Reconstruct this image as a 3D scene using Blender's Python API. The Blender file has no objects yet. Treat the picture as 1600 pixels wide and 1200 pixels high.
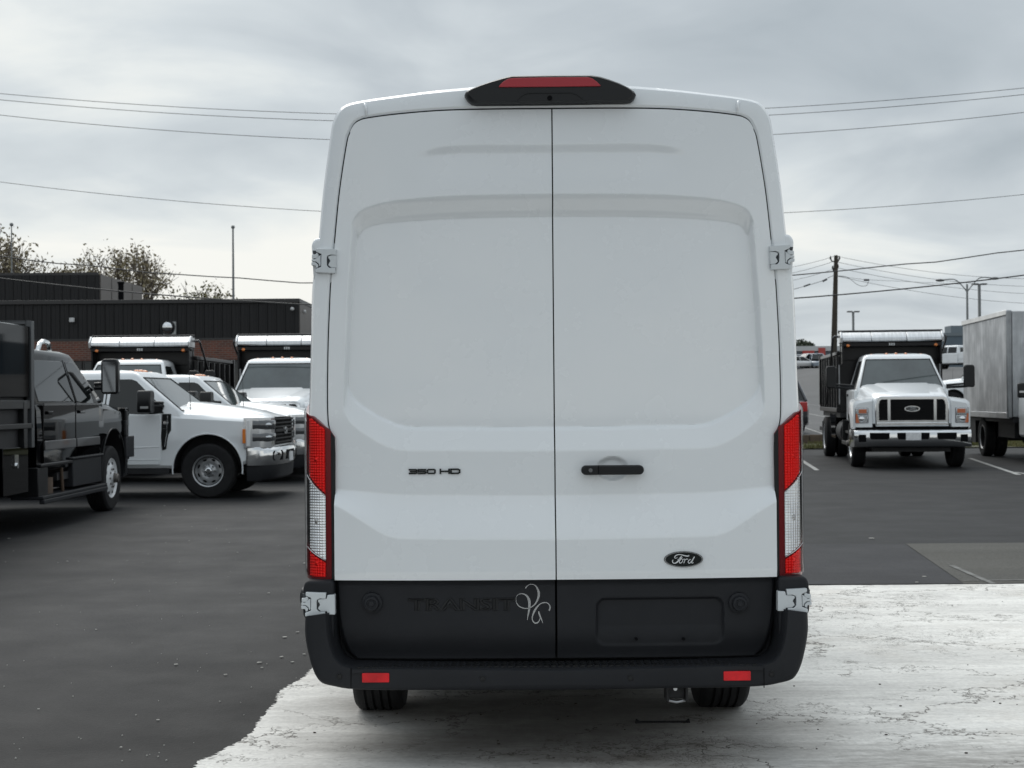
import bpy, bmesh, math, random
import numpy as np
from mathutils import Vector, Matrix, Euler

random.seed(7)
SC = bpy.context.scene
COL = SC.collection
R = math.radians

# ------------------------------------------------------------------ camera
FPX = 2219.0                      # focal length in pixels of the 1600 px wide photograph
CAMZ = 1.5
PITCH, ROLL = 0.57, -0.45
cam_data = bpy.data.cameras.new('camera')
cam = bpy.data.objects.new('camera', cam_data)
COL.objects.link(cam)
cam.location = (0, 0, CAMZ)
CR = Euler((R(90 + PITCH), 0, 0)).to_matrix() @ Matrix.Rotation(R(ROLL), 3, 'Z')
cam.rotation_euler = CR.to_euler()
cam_data.sensor_width = 36
cam_data.lens = 36 * FPX / 1600
cam_data.clip_start = 0.1
cam_data.clip_end = 3000
cam_data.dof.use_dof = True
cam_data.dof.focus_distance = 5.85
cam_data.dof.aperture_fstop = 9
SC.camera = cam

# ------------------------------------------------------------------ world, sun, exposure
SUN_EL, SUN_AZ = 50.0, -25.0      # azimuth measured from +Y towards +X
world = bpy.data.worlds.new('World')
SC.world = world
world.use_nodes = True
nt = world.node_tree
nt.nodes.clear()
def WN(t, **k):
    n = nt.nodes.new(t)
    for a, b in k.items():
        setattr(n, a, b)
    return n
def LK(a, b):
    nt.links.new(a, b)
def wmath(op, a, b=None, clamp=False):
    n = WN('ShaderNodeMath', operation=op)
    n.use_clamp = clamp
    for i, v in enumerate((a, b)):
        if v is None: continue
        if isinstance(v, (int, float)): n.inputs[i].default_value = v
        else: LK(v, n.inputs[i])
    return n.outputs[0]
w_out = WN('ShaderNodeOutputWorld')
sky = WN('ShaderNodeTexSky', sky_type='NISHITA')
sky.sun_disc = False
sky.sun_elevation = R(SUN_EL)
sky.sun_rotation = R(SUN_AZ)
sky.air_density = 1.5
sky.dust_density = 3.0
bg_sky = WN('ShaderNodeBackground')
bg_sky.inputs[1].default_value = 0.06
LK(sky.outputs[0], bg_sky.inputs[0])
tc = WN('ShaderNodeTexCoord')
sep = WN('ShaderNodeSeparateXYZ')
LK(tc.outputs['Generated'], sep.inputs[0])
zz = wmath('MAXIMUM', sep.outputs[2], 0.0)
den = wmath('ADD', zz, 0.19)
cu = wmath('DIVIDE', sep.outputs[0], den)
cv = wmath('DIVIDE', sep.outputs[1], den)
comb = WN('ShaderNodeCombineXYZ')
LK(cu, comb.inputs[0]); LK(cv, comb.inputs[1])
def wnoise(scale, detail, rough, dist=0.0, off=(0, 0, 0)):
    mp = WN('ShaderNodeMapping')
    mp.inputs['Location'].default_value = off
    LK(comb.outputs[0], mp.inputs[0])
    n = WN('ShaderNodeTexNoise')
    n.inputs['Scale'].default_value = scale
    n.inputs['Detail'].default_value = detail
    n.inputs['Roughness'].default_value = rough
    n.inputs['Distortion'].default_value = dist
    LK(mp.outputs[0], n.inputs['Vector'])
    return n.outputs[0]
n1 = wnoise(0.6, 6, 0.5, 0.3, (3.1, 1.7, 0))
n2 = wnoise(1.9, 8, 0.5, 0.5, (8.3, 4.9, 0))
mixn = wmath('ADD', wmath('MULTIPLY', n1, 0.62), wmath('MULTIPLY', n2, 0.38))
# clouds get paler towards the horizon, where the deck thins
zramp = WN('ShaderNodeMapRange'); zramp.interpolation_type = 'SMOOTHSTEP'
LK(zz, zramp.inputs[0])
zramp.inputs[1].default_value = 0.02; zramp.inputs[2].default_value = 0.24
zramp.inputs[3].default_value = 0.15; zramp.inputs[4].default_value = 0.0
val = wmath('ADD', mixn, zramp.outputs[0])
ramp = WN('ShaderNodeValToRGB')
LK(val, ramp.inputs[0])
e = ramp.color_ramp.elements
e[0].position = 0.36; e[0].color = (0.37, 0.42, 0.46, 1)
e[1].position = 0.70; e[1].color = (0.86, 0.865, 0.83, 1)
m = e.new(0.47); m.color = (0.47, 0.52, 0.56, 1)
m = e.new(0.56); m.color = (0.60, 0.65, 0.68, 1)
m = e.new(0.62); m.color = (0.74, 0.775, 0.775, 1)
# an overcast sky is brighter overhead than at the horizon
zen = WN('ShaderNodeMapRange'); zen.interpolation_type = 'SMOOTHSTEP'
LK(zz, zen.inputs[0])
zen.inputs[1].default_value = 0.22; zen.inputs[2].default_value = 0.95
zen.inputs[3].default_value = 1.0; zen.inputs[4].default_value = 1.5
sc_c = WN('ShaderNodeVectorMath', operation='SCALE')
LK(ramp.outputs[0], sc_c.inputs[0]); LK(zen.outputs[0], sc_c.inputs['Scale'])
bg_c = WN('ShaderNodeBackground')
bg_c.inputs[1].default_value = 1.0
LK(sc_c.outputs[0], bg_c.inputs[0])
mx = WN('ShaderNodeMixShader')
mx.inputs[0].default_value = 0.94
LK(bg_sky.outputs[0], mx.inputs[1]); LK(bg_c.outputs[0], mx.inputs[2])
LK(mx.outputs[0], w_out.inputs[0])

sun_d = bpy.data.lights.new('sun', 'SUN')
sun_d.energy = 1.5
sun_d.angle = R(50)
sun_d.color = (1.0, 0.97, 0.92)
sun = bpy.data.objects.new('sun', sun_d)
COL.objects.link(sun)
_d = Vector((math.sin(R(SUN_AZ)) * math.cos(R(SUN_EL)), math.cos(R(SUN_AZ)) * math.cos(R(SUN_EL)), math.sin(R(SUN_EL))))
sun.rotation_euler = _d.to_track_quat('Z', 'Y').to_euler()
sun.location = _d * 100

SC.view_settings.view_transform = 'Standard'
SC.view_settings.look = 'None'
SC.view_settings.exposure = 0.16
SC.view_settings.gamma = 1.0
SC.view_settings.use_curve_mapping = False

# ------------------------------------------------------------------ helpers
def ray(px, py):
    return (CR @ Vector(((px - 800) / FPX, (600 - py) / FPX, -1))).normalized()
def P(px, py, Y):
    d = ray(px, py)
    return Vector((0, 0, CAMZ)) + d * (Y / d.y)
def G(px, py, z=0.0):
    d = ray(px, py)
    return Vector((0, 0, CAMZ)) + d * ((z - CAMZ) / d.z)

_m = {}
def mat(name, col, rough=0.5, metal=0.0, coat=0.0, spec=0.5, var=0.0, vscale=3.0, rvar=0.0,
        bump=0.0, bscale=80.0, stretch=(1, 1, 1), col2=None, emit=None, coat_rough=0.05):
    if name in _m: return _m[name]
    m = bpy.data.materials.new(name)
    m.use_nodes = True
    t = m.node_tree
    b = t.nodes['Principled BSDF']
    c = (*col, 1)
    b.inputs['Base Color'].default_value = c
    b.inputs['Roughness'].default_value = rough
    b.inputs['Metallic'].default_value = metal
    b.inputs['Coat Weight'].default_value = coat
    b.inputs['Coat Roughness'].default_value = coat_rough
    b.inputs['Specular IOR Level'].default_value = spec
    co = t.nodes.new('ShaderNodeTexCoord')
    mp = t.nodes.new('ShaderNodeMapping')
    mp.inputs['Scale'].default_value = stretch
    t.links.new(co.outputs['Object'], mp.inputs[0])
    if var or col2 or rvar:
        n = t.nodes.new('ShaderNodeTexNoise')
        n.inputs['Scale'].default_value = vscale
        n.inputs['Detail'].default_value = 6
        n.inputs['Roughness'].default_value = 0.6
        t.links.new(mp.outputs[0], n.inputs['Vector'])
        r = t.nodes.new('ShaderNodeValToRGB')
        r.color_ramp.elements[0].position = 0.3
        r.color_ramp.elements[1].position = 0.7
        if col2:
            r.color_ramp.elements[0].color = c
            r.color_ramp.elements[1].color = (*col2, 1)
        else:
            r.color_ramp.elements[0].color = (*[max(0, x * (1 - var)) for x in col], 1)
            r.color_ramp.elements[1].color = (*[min(1, x * (1 + var)) for x in col], 1)
        t.links.new(n.outputs[0], r.inputs[0])
        if var or col2:
            t.links.new(r.outputs[0], b.inputs['Base Color'])
        if rvar:
            mr = t.nodes.new('ShaderNodeMapRange')
            mr.inputs[3].default_value = max(0, rough - rvar); mr.inputs[4].default_value = min(1, rough + rvar)
            t.links.new(n.outputs[0], mr.inputs[0])
            t.links.new(mr.outputs[0], b.inputs['Roughness'])
    if bump:
        n = t.nodes.new('ShaderNodeTexNoise')
        n.inputs['Scale'].default_value = bscale
        n.inputs['Detail'].default_value = 4
        t.links.new(co.outputs['Object'], n.inputs['Vector'])
        bp = t.nodes.new('ShaderNodeBump')
        bp.inputs['Strength'].default_value = bump
        bp.inputs['Distance'].default_value = 0.01
        t.links.new(n.outputs[0], bp.inputs['Height'])
        t.links.new(bp.outputs[0], b.inputs['Normal'])
    if emit:
        b.inputs['Emission Color'].default_value = (*emit[0], 1)
        b.inputs['Emission Strength'].default_value = emit[1]
    _m[name] = m
    return m

def link_mesh(name, me, parent=None, mats=()):
    o = bpy.data.objects.new(name, me)
    COL.objects.link(o)
    for m in mats: me.materials.append(m)
    if parent is not None: o.parent = parent
    return o

class MB:
    def __init__(s):
        s.v = []; s.f = []
    def add(s, vs, fs):
        o = len(s.v)
        s.v += [tuple(p) for p in vs]
        s.f += [tuple(i + o for i in f) for f in fs]
        return s
    def box(s, x0, x1, y0, y1, z0, z1):
        return s.add([(x0,y0,z0),(x1,y0,z0),(x1,y1,z0),(x0,y1,z0),(x0,y0,z1),(x1,y0,z1),(x1,y1,z1),(x0,y1,z1)],
                     [(0,3,2,1),(4,5,6,7),(0,1,5,4),(1,2,6,5),(2,3,7,6),(3,0,4,7)])
    def loft(s, rings, caps=True, closed=True):
        n = len(rings[0]); vs = [p for r in rings for p in r]; fs = []
        for k in range(len(rings) - 1):
            for i in range(n if closed else n - 1):
                j = (i + 1) % n
                fs.append((k*n+i, k*n+j, (k+1)*n+j, (k+1)*n+i))
        if caps:
            fs.append(tuple(reversed(range(n))))
            fs.append(tuple((len(rings)-1)*n + i for i in range(n)))
        return s.add(vs, fs)
    def cyl(s, p0, p1, r0, r1=None, n=12, caps=True):
        r1 = r0 if r1 is None else r1
        p0 = Vector(p0); p1 = Vector(p1)
        q = (p1 - p0).to_track_quat('Z', 'Y')
        rings = []
        for p, r in ((p0, r0), (p1, r1)):
            rings.append([p + q @ Vector((r*math.cos(2*math.pi*i/n), r*math.sin(2*math.pi*i/n), 0)) for i in range(n)])
        return s.loft(rings, caps)
    def tube(s, pts, r, n=8, closed=False, flat=1.0, up=None):
        pts = [Vector(p) for p in pts]; m_ = len(pts)
        rs = r if isinstance(r, (list, tuple)) else [r] * m_
        rings = []; prev = None
        for i, p in enumerate(pts):
            if closed: t = pts[(i+1) % m_] - pts[i-1]
            else: t = pts[min(i+1, m_-1)] - pts[max(i-1, 0)]
            if t.length < 1e-9: t = Vector((0, 0, 1))
            t.normalize()
            if prev is None:
                a = Vector(up) if up else (Vector((0, 0, 1)) if abs(t.z) < 0.9 else Vector((1, 0, 0)))
            else: a = prev
            a = (a - t * a.dot(t))
            if a.length < 1e-6: a = Vector((1, 0, 0)) - t * t.x
            a.normalize(); b = t.cross(a); prev = a
            rings.append([p + a*(rs[i]*math.cos(2*math.pi*k/n)*flat) + b*(rs[i]*math.sin(2*math.pi*k/n)) for k in range(n)])
        if closed: rings.append(rings[0])
        return s.loft(rings, caps=not closed)
    def prism(s, poly, axis, a, b):
        def mk(u, v, w):
            return {'x': (w, u, v), 'y': (u, w, v), 'z': (u, v, w)}[axis]
        return s.loft([[mk(u, v, a) for u, v in poly], [mk(u, v, b) for u, v in poly]])
    def lathe(s, prof, origin=(0, 0, 0), axis='y', n=32, a0=0.0, a1=2*math.pi):
        o = Vector(origin); full = abs(a1 - a0 - 2*math.pi) < 1e-6
        m_ = n if full else n + 1
        rings = []
        for i in range(m_):
            a = a0 + (a1 - a0) * i / n; c, sn = math.cos(a), math.sin(a)
            rg = []
            for r, h in prof:
                p = {'y': (r*c, h, r*sn), 'x': (h, r*c, r*sn), 'z': (r*c, r*sn, h)}[axis]
                rg.append(o + Vector(p))
            rings.append(rg)
        if full: rings.append(rings[0])
        return s.loft(rings, caps=False, closed=False)
    def ball(s, c, r, n=12, m_=8):
        c = Vector(c); rr = Vector((r, r, r)) if isinstance(r, (int, float)) else Vector(r)
        rings = []
        for k in range(m_ + 1):
            t = math.pi * k / m_
            q = max(math.sin(t), 1e-4)
            rings.append([c + Vector((rr.x*q*math.cos(2*math.pi*i/n), rr.y*q*math.sin(2*math.pi*i/n), rr.z*math.cos(t))) for i in range(n)])
        return s.loft(rings)
    def grid(s, A):                 # A[i][j] points
        A = np.asarray(A); n, m_ = A.shape[:2]
        o = len(s.v)
        s.v += [tuple(p) for p in A.reshape(-1, 3).tolist()]
        for i in range(n - 1):
            for j in range(m_ - 1):
                q = o + i*m_ + j
                s.f.append((q, q+1, q+m_+1, q+m_))
        return s
    def build(s, name, m, parent=None, bevel=0.0, smooth=32, seg=2, recalc=True):
        me = bpy.data.meshes.new(name)
        me.from_pydata(s.v, [], s.f)
        bm = bmesh.new(); bm.from_mesh(me)
        bmesh.ops.remove_doubles(bm, verts=bm.verts, dist=1e-5)
        if recalc: bmesh.ops.recalc_face_normals(bm, faces=bm.faces)
        bm.to_mesh(me); bm.free()
        if smooth:
            me.shade_smooth()
            me.set_sharp_from_angle(angle=R(smooth))
        o = link_mesh(name, me, parent, (m,))
        if bevel:
            b = o.modifiers.new('bevel', 'BEVEL')
            b.width = bevel; b.segments = seg; b.limit_method = 'ANGLE'; b.angle_limit = R(35)
            b.harden_normals = False
        return o

def bake(o):
    dg = bpy.context.evaluated_depsgraph_get()
    me = bpy.data.meshes.new_from_object(o.evaluated_get(dg))
    o.modifiers.clear()
    o.data = me
    return o

def cut(o, cutters):
    """boolean difference; the cut faces take the cutter's material"""
    for mb, m in cutters:
        c = mb.build('cutter', m, None, smooth=0)
        c.matrix_world = Matrix.Identity(4)
        md = o.modifiers.new('cut', 'BOOLEAN')
        md.operation = 'DIFFERENCE'; md.object = c; md.solver = 'EXACT'
        try: md.material_mode = 'TRANSFER'
        except Exception: pass
        par = o.parent; o.parent = None
        bpy.context.view_layer.update()
        bake(o)
        o.parent = par
        bpy.data.objects.remove(c)
    o.data.shade_smooth(); o.data.set_sharp_from_angle(angle=R(28))
    return o

def tag(o, label=None, cat=None, group=None, kind=None):
    if label: o['label'] = label
    if cat: o['category'] = cat
    if group: o['group'] = group
    if kind: o['kind'] = kind
    return o
def thing(name, label, cat, loc=(0, 0, 0), rz=0.0, group=None):
    o = bpy.data.objects.new(name, None)
    COL.objects.link(o)
    o.empty_display_size = 0.2
    o.location = loc; o.rotation_euler = (0, 0, rz)
    return tag(o, label, cat, group)
def copy_tree(o, parent=None):
    c = o.copy(); COL.objects.link(c); c.parent = parent
    for ch in list(o.children): copy_tree(ch, c)
    return c
def place(o, loc, rz, label, group=None):
    c = copy_tree(o)
    c.location = loc; c.rotation_euler = (0, 0, rz)
    c['label'] = label
    if group: c['group'] = group
    return c

def text_mb(s, x0, x1, z0, z1, y, depth=0.002, shear=0.0, offset=0.0, flip=False):
    """lettering fitted into a box of the x/z plane, facing -y, extruded towards -y"""
    cu = bpy.data.curves.new('t', 'FONT')
    cu.body = s; cu.size = 1; cu.shear = shear; cu.offset = offset; cu.extrude = 0.5
    cu.resolution_u = 4
    o = bpy.data.objects.new('t', cu); COL.objects.link(o)
    bpy.context.view_layer.update()
    dg = bpy.context.evaluated_depsgraph_get()
    me = bpy.data.meshes.new_from_object(o.evaluated_get(dg))
    V = np.array([v.co[:] for v in me.vertices]); F = [tuple(p.vertices) for p in me.polygons]
    bpy.data.objects.remove(o)
    mn = V.min(0); mxx = V.max(0)
    X = x0 + (V[:, 0]-mn[0])/(mxx[0]-mn[0])*(x1-x0)
    Z = z0 + (V[:, 1]-mn[1])/(mxx[1]-mn[1])*(z1-z0)
    Yf = y if callable(y) else (lambda a, b: y)
    vs = [(X[i], Yf(X[i], Z[i]) - (depth if V[i, 2] > 0 else -0.003), Z[i]) for i in range(len(V))]
    b = MB(); b.add(vs, F)
    return b

def smooth_path(pts, n):
    """Catmull-Rom through points, n samples"""
    P_ = np.array([tuple(p) for p in pts], float)
    Q = np.vstack([2*P_[0]-P_[1], P_, 2*P_[-1]-P_[-2]])
    seg = len(P_) - 1; out = []
    for k in range(n):
        t = k/(n-1)*seg; i = min(int(t), seg-1); u = t-i
        a, b, c, d = Q[i], Q[i+1], Q[i+2], Q[i+3]
        out.append(0.5*((2*b)+(-a+c)*u+(2*a-5*b+4*c-d)*u*u+(-a+3*b-3*c+d)*u**3))
    return np.array(out)

# ------------------------------------------------------------------ common materials
WHITE = mat('white_paint', (0.80, 0.825, 0.84), 0.32, coat=0.8, spec=0.5, rvar=0.04, vscale=2, coat_rough=0.08)
VANW = mat('van_white_paint', (0.785, 0.81, 0.825), 0.27, coat=1.0, spec=0.5, rvar=0.05, vscale=3, bump=0.010, bscale=300, coat_rough=0.04)
BLACKP = mat('black_paint', (0.0015, 0.0015, 0.002), 0.03, spec=0.14)
PLAST = mat('dark_textured_plastic', (0.0135, 0.0145, 0.0175), 0.6, spec=0.3, bump=0.12, bscale=700, var=0.12, vscale=6)
PLAST2 = mat('satin_black_plastic', (0.008, 0.0085, 0.0095), 0.38, spec=0.35, bump=0.03, bscale=400)
RUBBER = mat('tyre_rubber', (0.014, 0.014, 0.015), 0.78, spec=0.3, bump=0.15, bscale=120, var=0.25, vscale=9)
DARK = mat('dark_steel', (0.014, 0.014, 0.016), 0.6, var=0.4, vscale=5)
CHROME = mat('chrome', (0.72, 0.73, 0.74), 0.10, metal=1.0, rvar=0.04)
ALU = mat('brushed_aluminium', (0.62, 0.63, 0.64), 0.32, metal=1.0, var=0.15, vscale=3, stretch=(1, 8, 1))
SILVER = mat('silver_wheel_paint', (0.42, 0.43, 0.44), 0.35, metal=0.7)
WWHEEL = mat('white_steel_wheel', (0.66, 0.67, 0.68), 0.3, coat=0.4)
GLASS = mat('tinted_glass', (0.008, 0.010, 0.010), 0.03, spec=0.5)
def _wind():
    m = mat('windscreen_glass', (0.05, 0.062, 0.062), 0.04, spec=0.5, var=0.35, vscale=1.3)
    m.node_tree.nodes['Principled BSDF'].inputs['IOR'].default_value = 1.9
    return m
WIND = _wind()
GAPM = mat('panel_gap', (0.004, 0.004, 0.005), 0.8, spec=0.1)
AMBER = mat('amber_lens', (0.75, 0.22, 0.04), 0.2, coat=1)
REDL = mat('red_lens', (0.42, 0.012, 0.012), 0.18, coat=1)
PLATE = mat('number_plate_card', (0.72, 0.73, 0.74), 0.5, var=0.15, vscale=14)
# ------------------------------------------------------------------ the ground
def terrain(x, y):
    def ss(t): t = min(1, max(0, t)); return t*t*(3-2*t)
    side = ss((x + 2) / 4.0)
    z = 0.0
    if y > 44.02:
        z = 0.28 + (min(y, 185) - 44) * 0.0222
    z *= side
    z += ss((x - 27) / 8.0) * ss((y - 85) / 25.0) * 1.7
    return z

def node_mat(name):
    m = bpy.data.materials.new(name); m.use_nodes = True
    t = m.node_tree; b = t.nodes['Principled BSDF']
    def N(ty, **k):
        n = t.nodes.new(ty)
        for a, v in k.items():
            if a in ('operation', 'blend_type', 'feature', 'data_type', 'interpolation_type', 'distance'): setattr(n, a, v)
            else: n.inputs[a.replace('_', ' ')].default_value = v
        return n
    return m, t, b, N, t.links.new

def asphalt(name, base, warm=0.0, wear=0.3, specks=0.5, tracks=0.25, near_dark=0.0):
    m, t, b, N, L = node_mat(name)
    geo = N('ShaderNodeNewGeometry')
    pos = geo.outputs['Position']
    big = N('ShaderNodeTexNoise', Scale=0.16, Detail=5.0, Roughness=0.6); 
    mp = N('ShaderNodeMapping', Rotation=(0, 0, 0.25), Scale=(1, 0.35, 1)); L(pos, mp.inputs[0]); L(mp.outputs[0], big.inputs['Vector'])
    mid = N('ShaderNodeTexNoise', Scale=1.4, Detail=6.0, Roughness=0.65); L(pos, mid.inputs['Vector'])
    fine = N('ShaderNodeTexNoise', Scale=55.0, Detail=3.0, Roughness=0.7); L(pos, fine.inputs['Vector'])
    def mr(src, a, c_, d, e_):
        n = N('ShaderNodeMapRange'); L(src, n.inputs[0])
        for i, v in zip((1, 2, 3, 4), (a, c_, d, e_)): n.inputs[i].default_value = v
        return n.outputs[0]
    def mul(a, c_):
        n = N('ShaderNodeMath', operation='MULTIPLY')
        for i, v in enumerate((a, c_)):
            if isinstance(v, float): n.inputs[i].default_value = v
            else: L(v, n.inputs[i])
        return n.outputs[0]
    k = mul(mul(mr(big.outputs[0], .3, .7, 1-wear, 1+wear), mr(mid.outputs[0], .3, .7, .88, 1.12)), mr(fine.outputs[0], .3, .7, .55, 1.5))
    if near_dark:      # darker towards the near end of the lot, with an uneven edge
        sx = N('ShaderNodeSeparateXYZ'); L(pos, sx.inputs[0])
        ad = N('ShaderNodeMath', operation='ADD'); L(sx.outputs[1], ad.inputs[0]); L(mr(big.outputs[0], .3, .7, -2.2, 2.2), ad.inputs[1])
        k = mul(k, mr(ad.outputs[0], 6.2, 10.5, .30, 1.02))
    # long streaks left by rollers and tyres
    st = N('ShaderNodeTexNoise', Scale=1.1, Detail=4.0, Roughness=0.6)
    mp2 = N('ShaderNodeMapping', Rotation=(0, 0, R(-38)), Scale=(0.12, 1.3, 1)); L(pos, mp2.inputs[0]); L(mp2.outputs[0], st.inputs['Vector'])
    k = mul(k, mr(st.outputs[0], .35, .65, 1-tracks*.5, 1+tracks*.5))
    sc = N('ShaderNodeVectorMath', operation='SCALE'); sc.inputs[0].default_value = base; L(k, sc.inputs['Scale'])
    # pale grit
    vo = N('ShaderNodeTexVoronoi', Scale=14.0); L(pos, vo.inputs['Vector'])
    g = mr(vo.outputs['Distance'], 0.03, 0.06, 1.0, 0.0)
    msk = N('ShaderNodeTexNoise', Scale=7.0, Detail=2.0); L(pos, msk.inputs['Vector'])
    g = mul(g, mr(msk.outputs[0], .58, .66, 0.0, specks))
    mx_ = N('ShaderNodeMix', data_type='RGBA'); L(g, mx_.inputs[0]); L(sc.outputs[0], mx_.inputs[6]); mx_.inputs[7].default_value = (.33, .32, .30, 1)
    L(mx_.outputs[2], b.inputs['Base Color'])
    L(mr(mid.outputs[0], .3, .7, .60, .74), b.inputs['Roughness'])
    b.inputs['Specular IOR Level'].default_value = 0.21
    bp = N('ShaderNodeBump', Strength=0.5, Distance=0.006); L(fine.outputs[0], bp.inputs['Height']); L(bp.outputs[0], b.inputs['Normal'])
    return m

ASPH = asphalt('new_asphalt', (0.0165, 0.0168, 0.0178), wear=0.45, near_dark=1.0)
ASPH2 = asphalt('worn_asphalt', (0.068, 0.066, 0.058), wear=0.25, specks=0.8)
ASPH3 = asphalt('upper_lot_asphalt', (0.10, 0.10, 0.10), wear=0.2)
ASPH4 = asphalt('fresh_sealed_asphalt', (0.027, 0.027, 0.030), wear=0.2)

def painted_concrete():
    m, t, b, N, L = node_mat('white_painted_concrete')
    geo = N('ShaderNodeNewGeometry'); pos = geo.outputs['Position']
    def mr(src, a, c_, d, e_):
        n = N('ShaderNodeMapRange'); n.clamp = True; L(src, n.inputs[0])
        for i, v in zip((1, 2, 3, 4), (a, c_, d, e_)): n.inputs[i].default_value = v
        return n.outputs[0]
    def mth(op, a, c_):
        n = N('ShaderNodeMath', operation=op)
        for i, v in enumerate((a, c_)):
            if isinstance(v, (float, int)): n.inputs[i].default_value = v
            else: L(v, n.inputs[i])
        return n.outputs[0]
    def noise(s, d=5.0, r=.6, sc=(1, 1, 1), rot=0, dist=0.0):
        mp = N('ShaderNodeMapping', Rotation=(0, 0, rot), Scale=sc); L(pos, mp.inputs[0])
        n = N('ShaderNodeTexNoise', Scale=s, Detail=d, Roughness=r, Distortion=dist); L(mp.outputs[0], n.inputs['Vector'])
        return n
    big = noise(0.5, 4); streak = noise(1.6, 6, .65, (0.35, 1.5, 1), 0.1); fine = noise(38, 4, .7); mid = noise(6, 6, .7)
    # distorted coordinates for the cracks
    dn = noise(2.2, 5, .7)
    vm = N('ShaderNodeVectorMath', operation='SCALE'); L(dn.outputs['Color'], vm.inputs[0]); vm.inputs['Scale'].default_value = 0.9
    va = N('ShaderNodeVectorMath', operation='ADD'); L(pos, va.inputs[0]); L(vm.outputs[0], va.inputs[1])
    def crack(s, w, mk_lo, mk_hi, amt, msrc):
        mp = N('ShaderNodeMapping', Scale=(0.75, 1.25, 1)); L(va.outputs[0], mp.inputs[0])
        v = N('ShaderNodeTexVoronoi', feature='DISTANCE_TO_EDGE', Scale=s); L(mp.outputs[0], v.inputs['Vector'])
        return mth('MULTIPLY', mr(v.outputs['Distance'], 0.0, w, 1.0, 0.0), mr(msrc, mk_lo, mk_hi, 0.0, amt))
    c1 = crack(0.85, 0.012, .40, .52, 0.9, big.outputs[0])
    mk = noise(1.3, 3)
    c2 = crack(3.2, 0.032, .52, .60, 0.92, mk.outputs[0])
    mk3 = noise(0.9, 3, .5, rot=1.0)
    c3 = crack(9.0, 0.05, .58, .66, 0.7, mk3.outputs[0])
    cr = mth('MAXIMUM', mth('MAXIMUM', c1, c2), c3)
    # worn flakes where the dark ground shows
    fl = mth('MULTIPLY', mr(mid.outputs[0], .62, .68, 0, .8), mr(mk.outputs[0], .5, .62, 0.05, 1))
    cr = mth('MAXIMUM', cr, fl)
    # pock marks
    vo = N('ShaderNodeTexVoronoi', Scale=5.5); L(pos, vo.inputs['Vector'])
    pk = mr(vo.outputs['Distance'], 0.03, 0.07, .6, 0)
    vo2 = N('ShaderNodeTexVoronoi', Scale=16.0); L(pos, vo2.inputs['Vector'])
    pk2 = mth('MULTIPLY', mr(vo2.outputs['Distance'], 0.08, 0.14, .6, 0), mr(streak.outputs[0], .5, .6, 0, 1))
    cr = mth('MAXIMUM', cr, mth('MAXIMUM', mth('MULTIPLY', pk, mr(fine.outputs[0], .45, .55, 0, 1)), pk2))
    grain = noise(9, 6, .75, (.45, 1.9, 1), 0.04)
    k = mth('MULTIPLY', mr(streak.outputs[0], .3, .7, .80, 1.08), mr(fine.outputs[0], .3, .7, .84, 1.09))
    k = mth('MULTIPLY', k, mr(grain.outputs[0], .3, .7, .82, 1.08))
    sc = N('ShaderNodeVectorMath', operation='SCALE'); sc.inputs[0].default_value = (0.83, 0.815, 0.775); L(k, sc.inputs['Scale'])
    st = N('ShaderNodeMix', data_type='RGBA')
    L(mth('MULTIPLY', mr(big.outputs[0], .52, .72, 0, .65), mr(mid.outputs[0], .35, .6, .2, 1)), st.inputs[0])
    L(sc.outputs[0], st.inputs[6]); st.inputs[7].default_value = (.36, .30, .235, 1)
    # brown grime, with shade under the van painted into the first patch
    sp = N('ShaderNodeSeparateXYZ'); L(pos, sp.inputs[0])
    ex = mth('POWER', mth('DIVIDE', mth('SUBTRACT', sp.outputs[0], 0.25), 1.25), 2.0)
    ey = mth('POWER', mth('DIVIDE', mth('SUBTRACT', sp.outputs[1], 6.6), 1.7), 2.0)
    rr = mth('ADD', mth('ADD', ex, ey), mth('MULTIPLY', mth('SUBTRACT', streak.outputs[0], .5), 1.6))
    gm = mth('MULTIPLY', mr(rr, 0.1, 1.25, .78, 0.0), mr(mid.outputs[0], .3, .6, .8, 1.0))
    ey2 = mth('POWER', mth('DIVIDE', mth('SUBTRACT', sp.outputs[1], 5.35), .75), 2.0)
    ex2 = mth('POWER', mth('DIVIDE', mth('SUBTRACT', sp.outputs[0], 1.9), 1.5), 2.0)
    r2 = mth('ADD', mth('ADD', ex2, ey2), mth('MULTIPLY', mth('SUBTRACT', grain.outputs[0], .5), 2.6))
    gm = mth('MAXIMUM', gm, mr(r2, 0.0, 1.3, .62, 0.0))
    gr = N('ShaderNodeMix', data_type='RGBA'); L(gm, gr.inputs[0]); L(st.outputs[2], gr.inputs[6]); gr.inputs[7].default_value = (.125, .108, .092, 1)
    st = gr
    mxx = N('ShaderNodeMix', data_type='RGBA'); L(cr, mxx.inputs[0]); L(st.outputs[2], mxx.inputs[6]); mxx.inputs[7].default_value = (.075, .062, .05, 1)
    L(mxx.outputs[2], b.inputs['Base Color'])
    b.inputs['Roughness'].default_value = .72
    b.inputs['Specular IOR Level'].default_value = .3
    h = mth('SUBTRACT', mth('MULTIPLY', fine.outputs[0], .25), cr)
    bp = N('ShaderNodeBump', Strength=.6, Distance=.008); L(h, bp.inputs['Height']); L(bp.outputs[0], b.inputs['Normal'])
    return m
PAD = painted_concrete()

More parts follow.
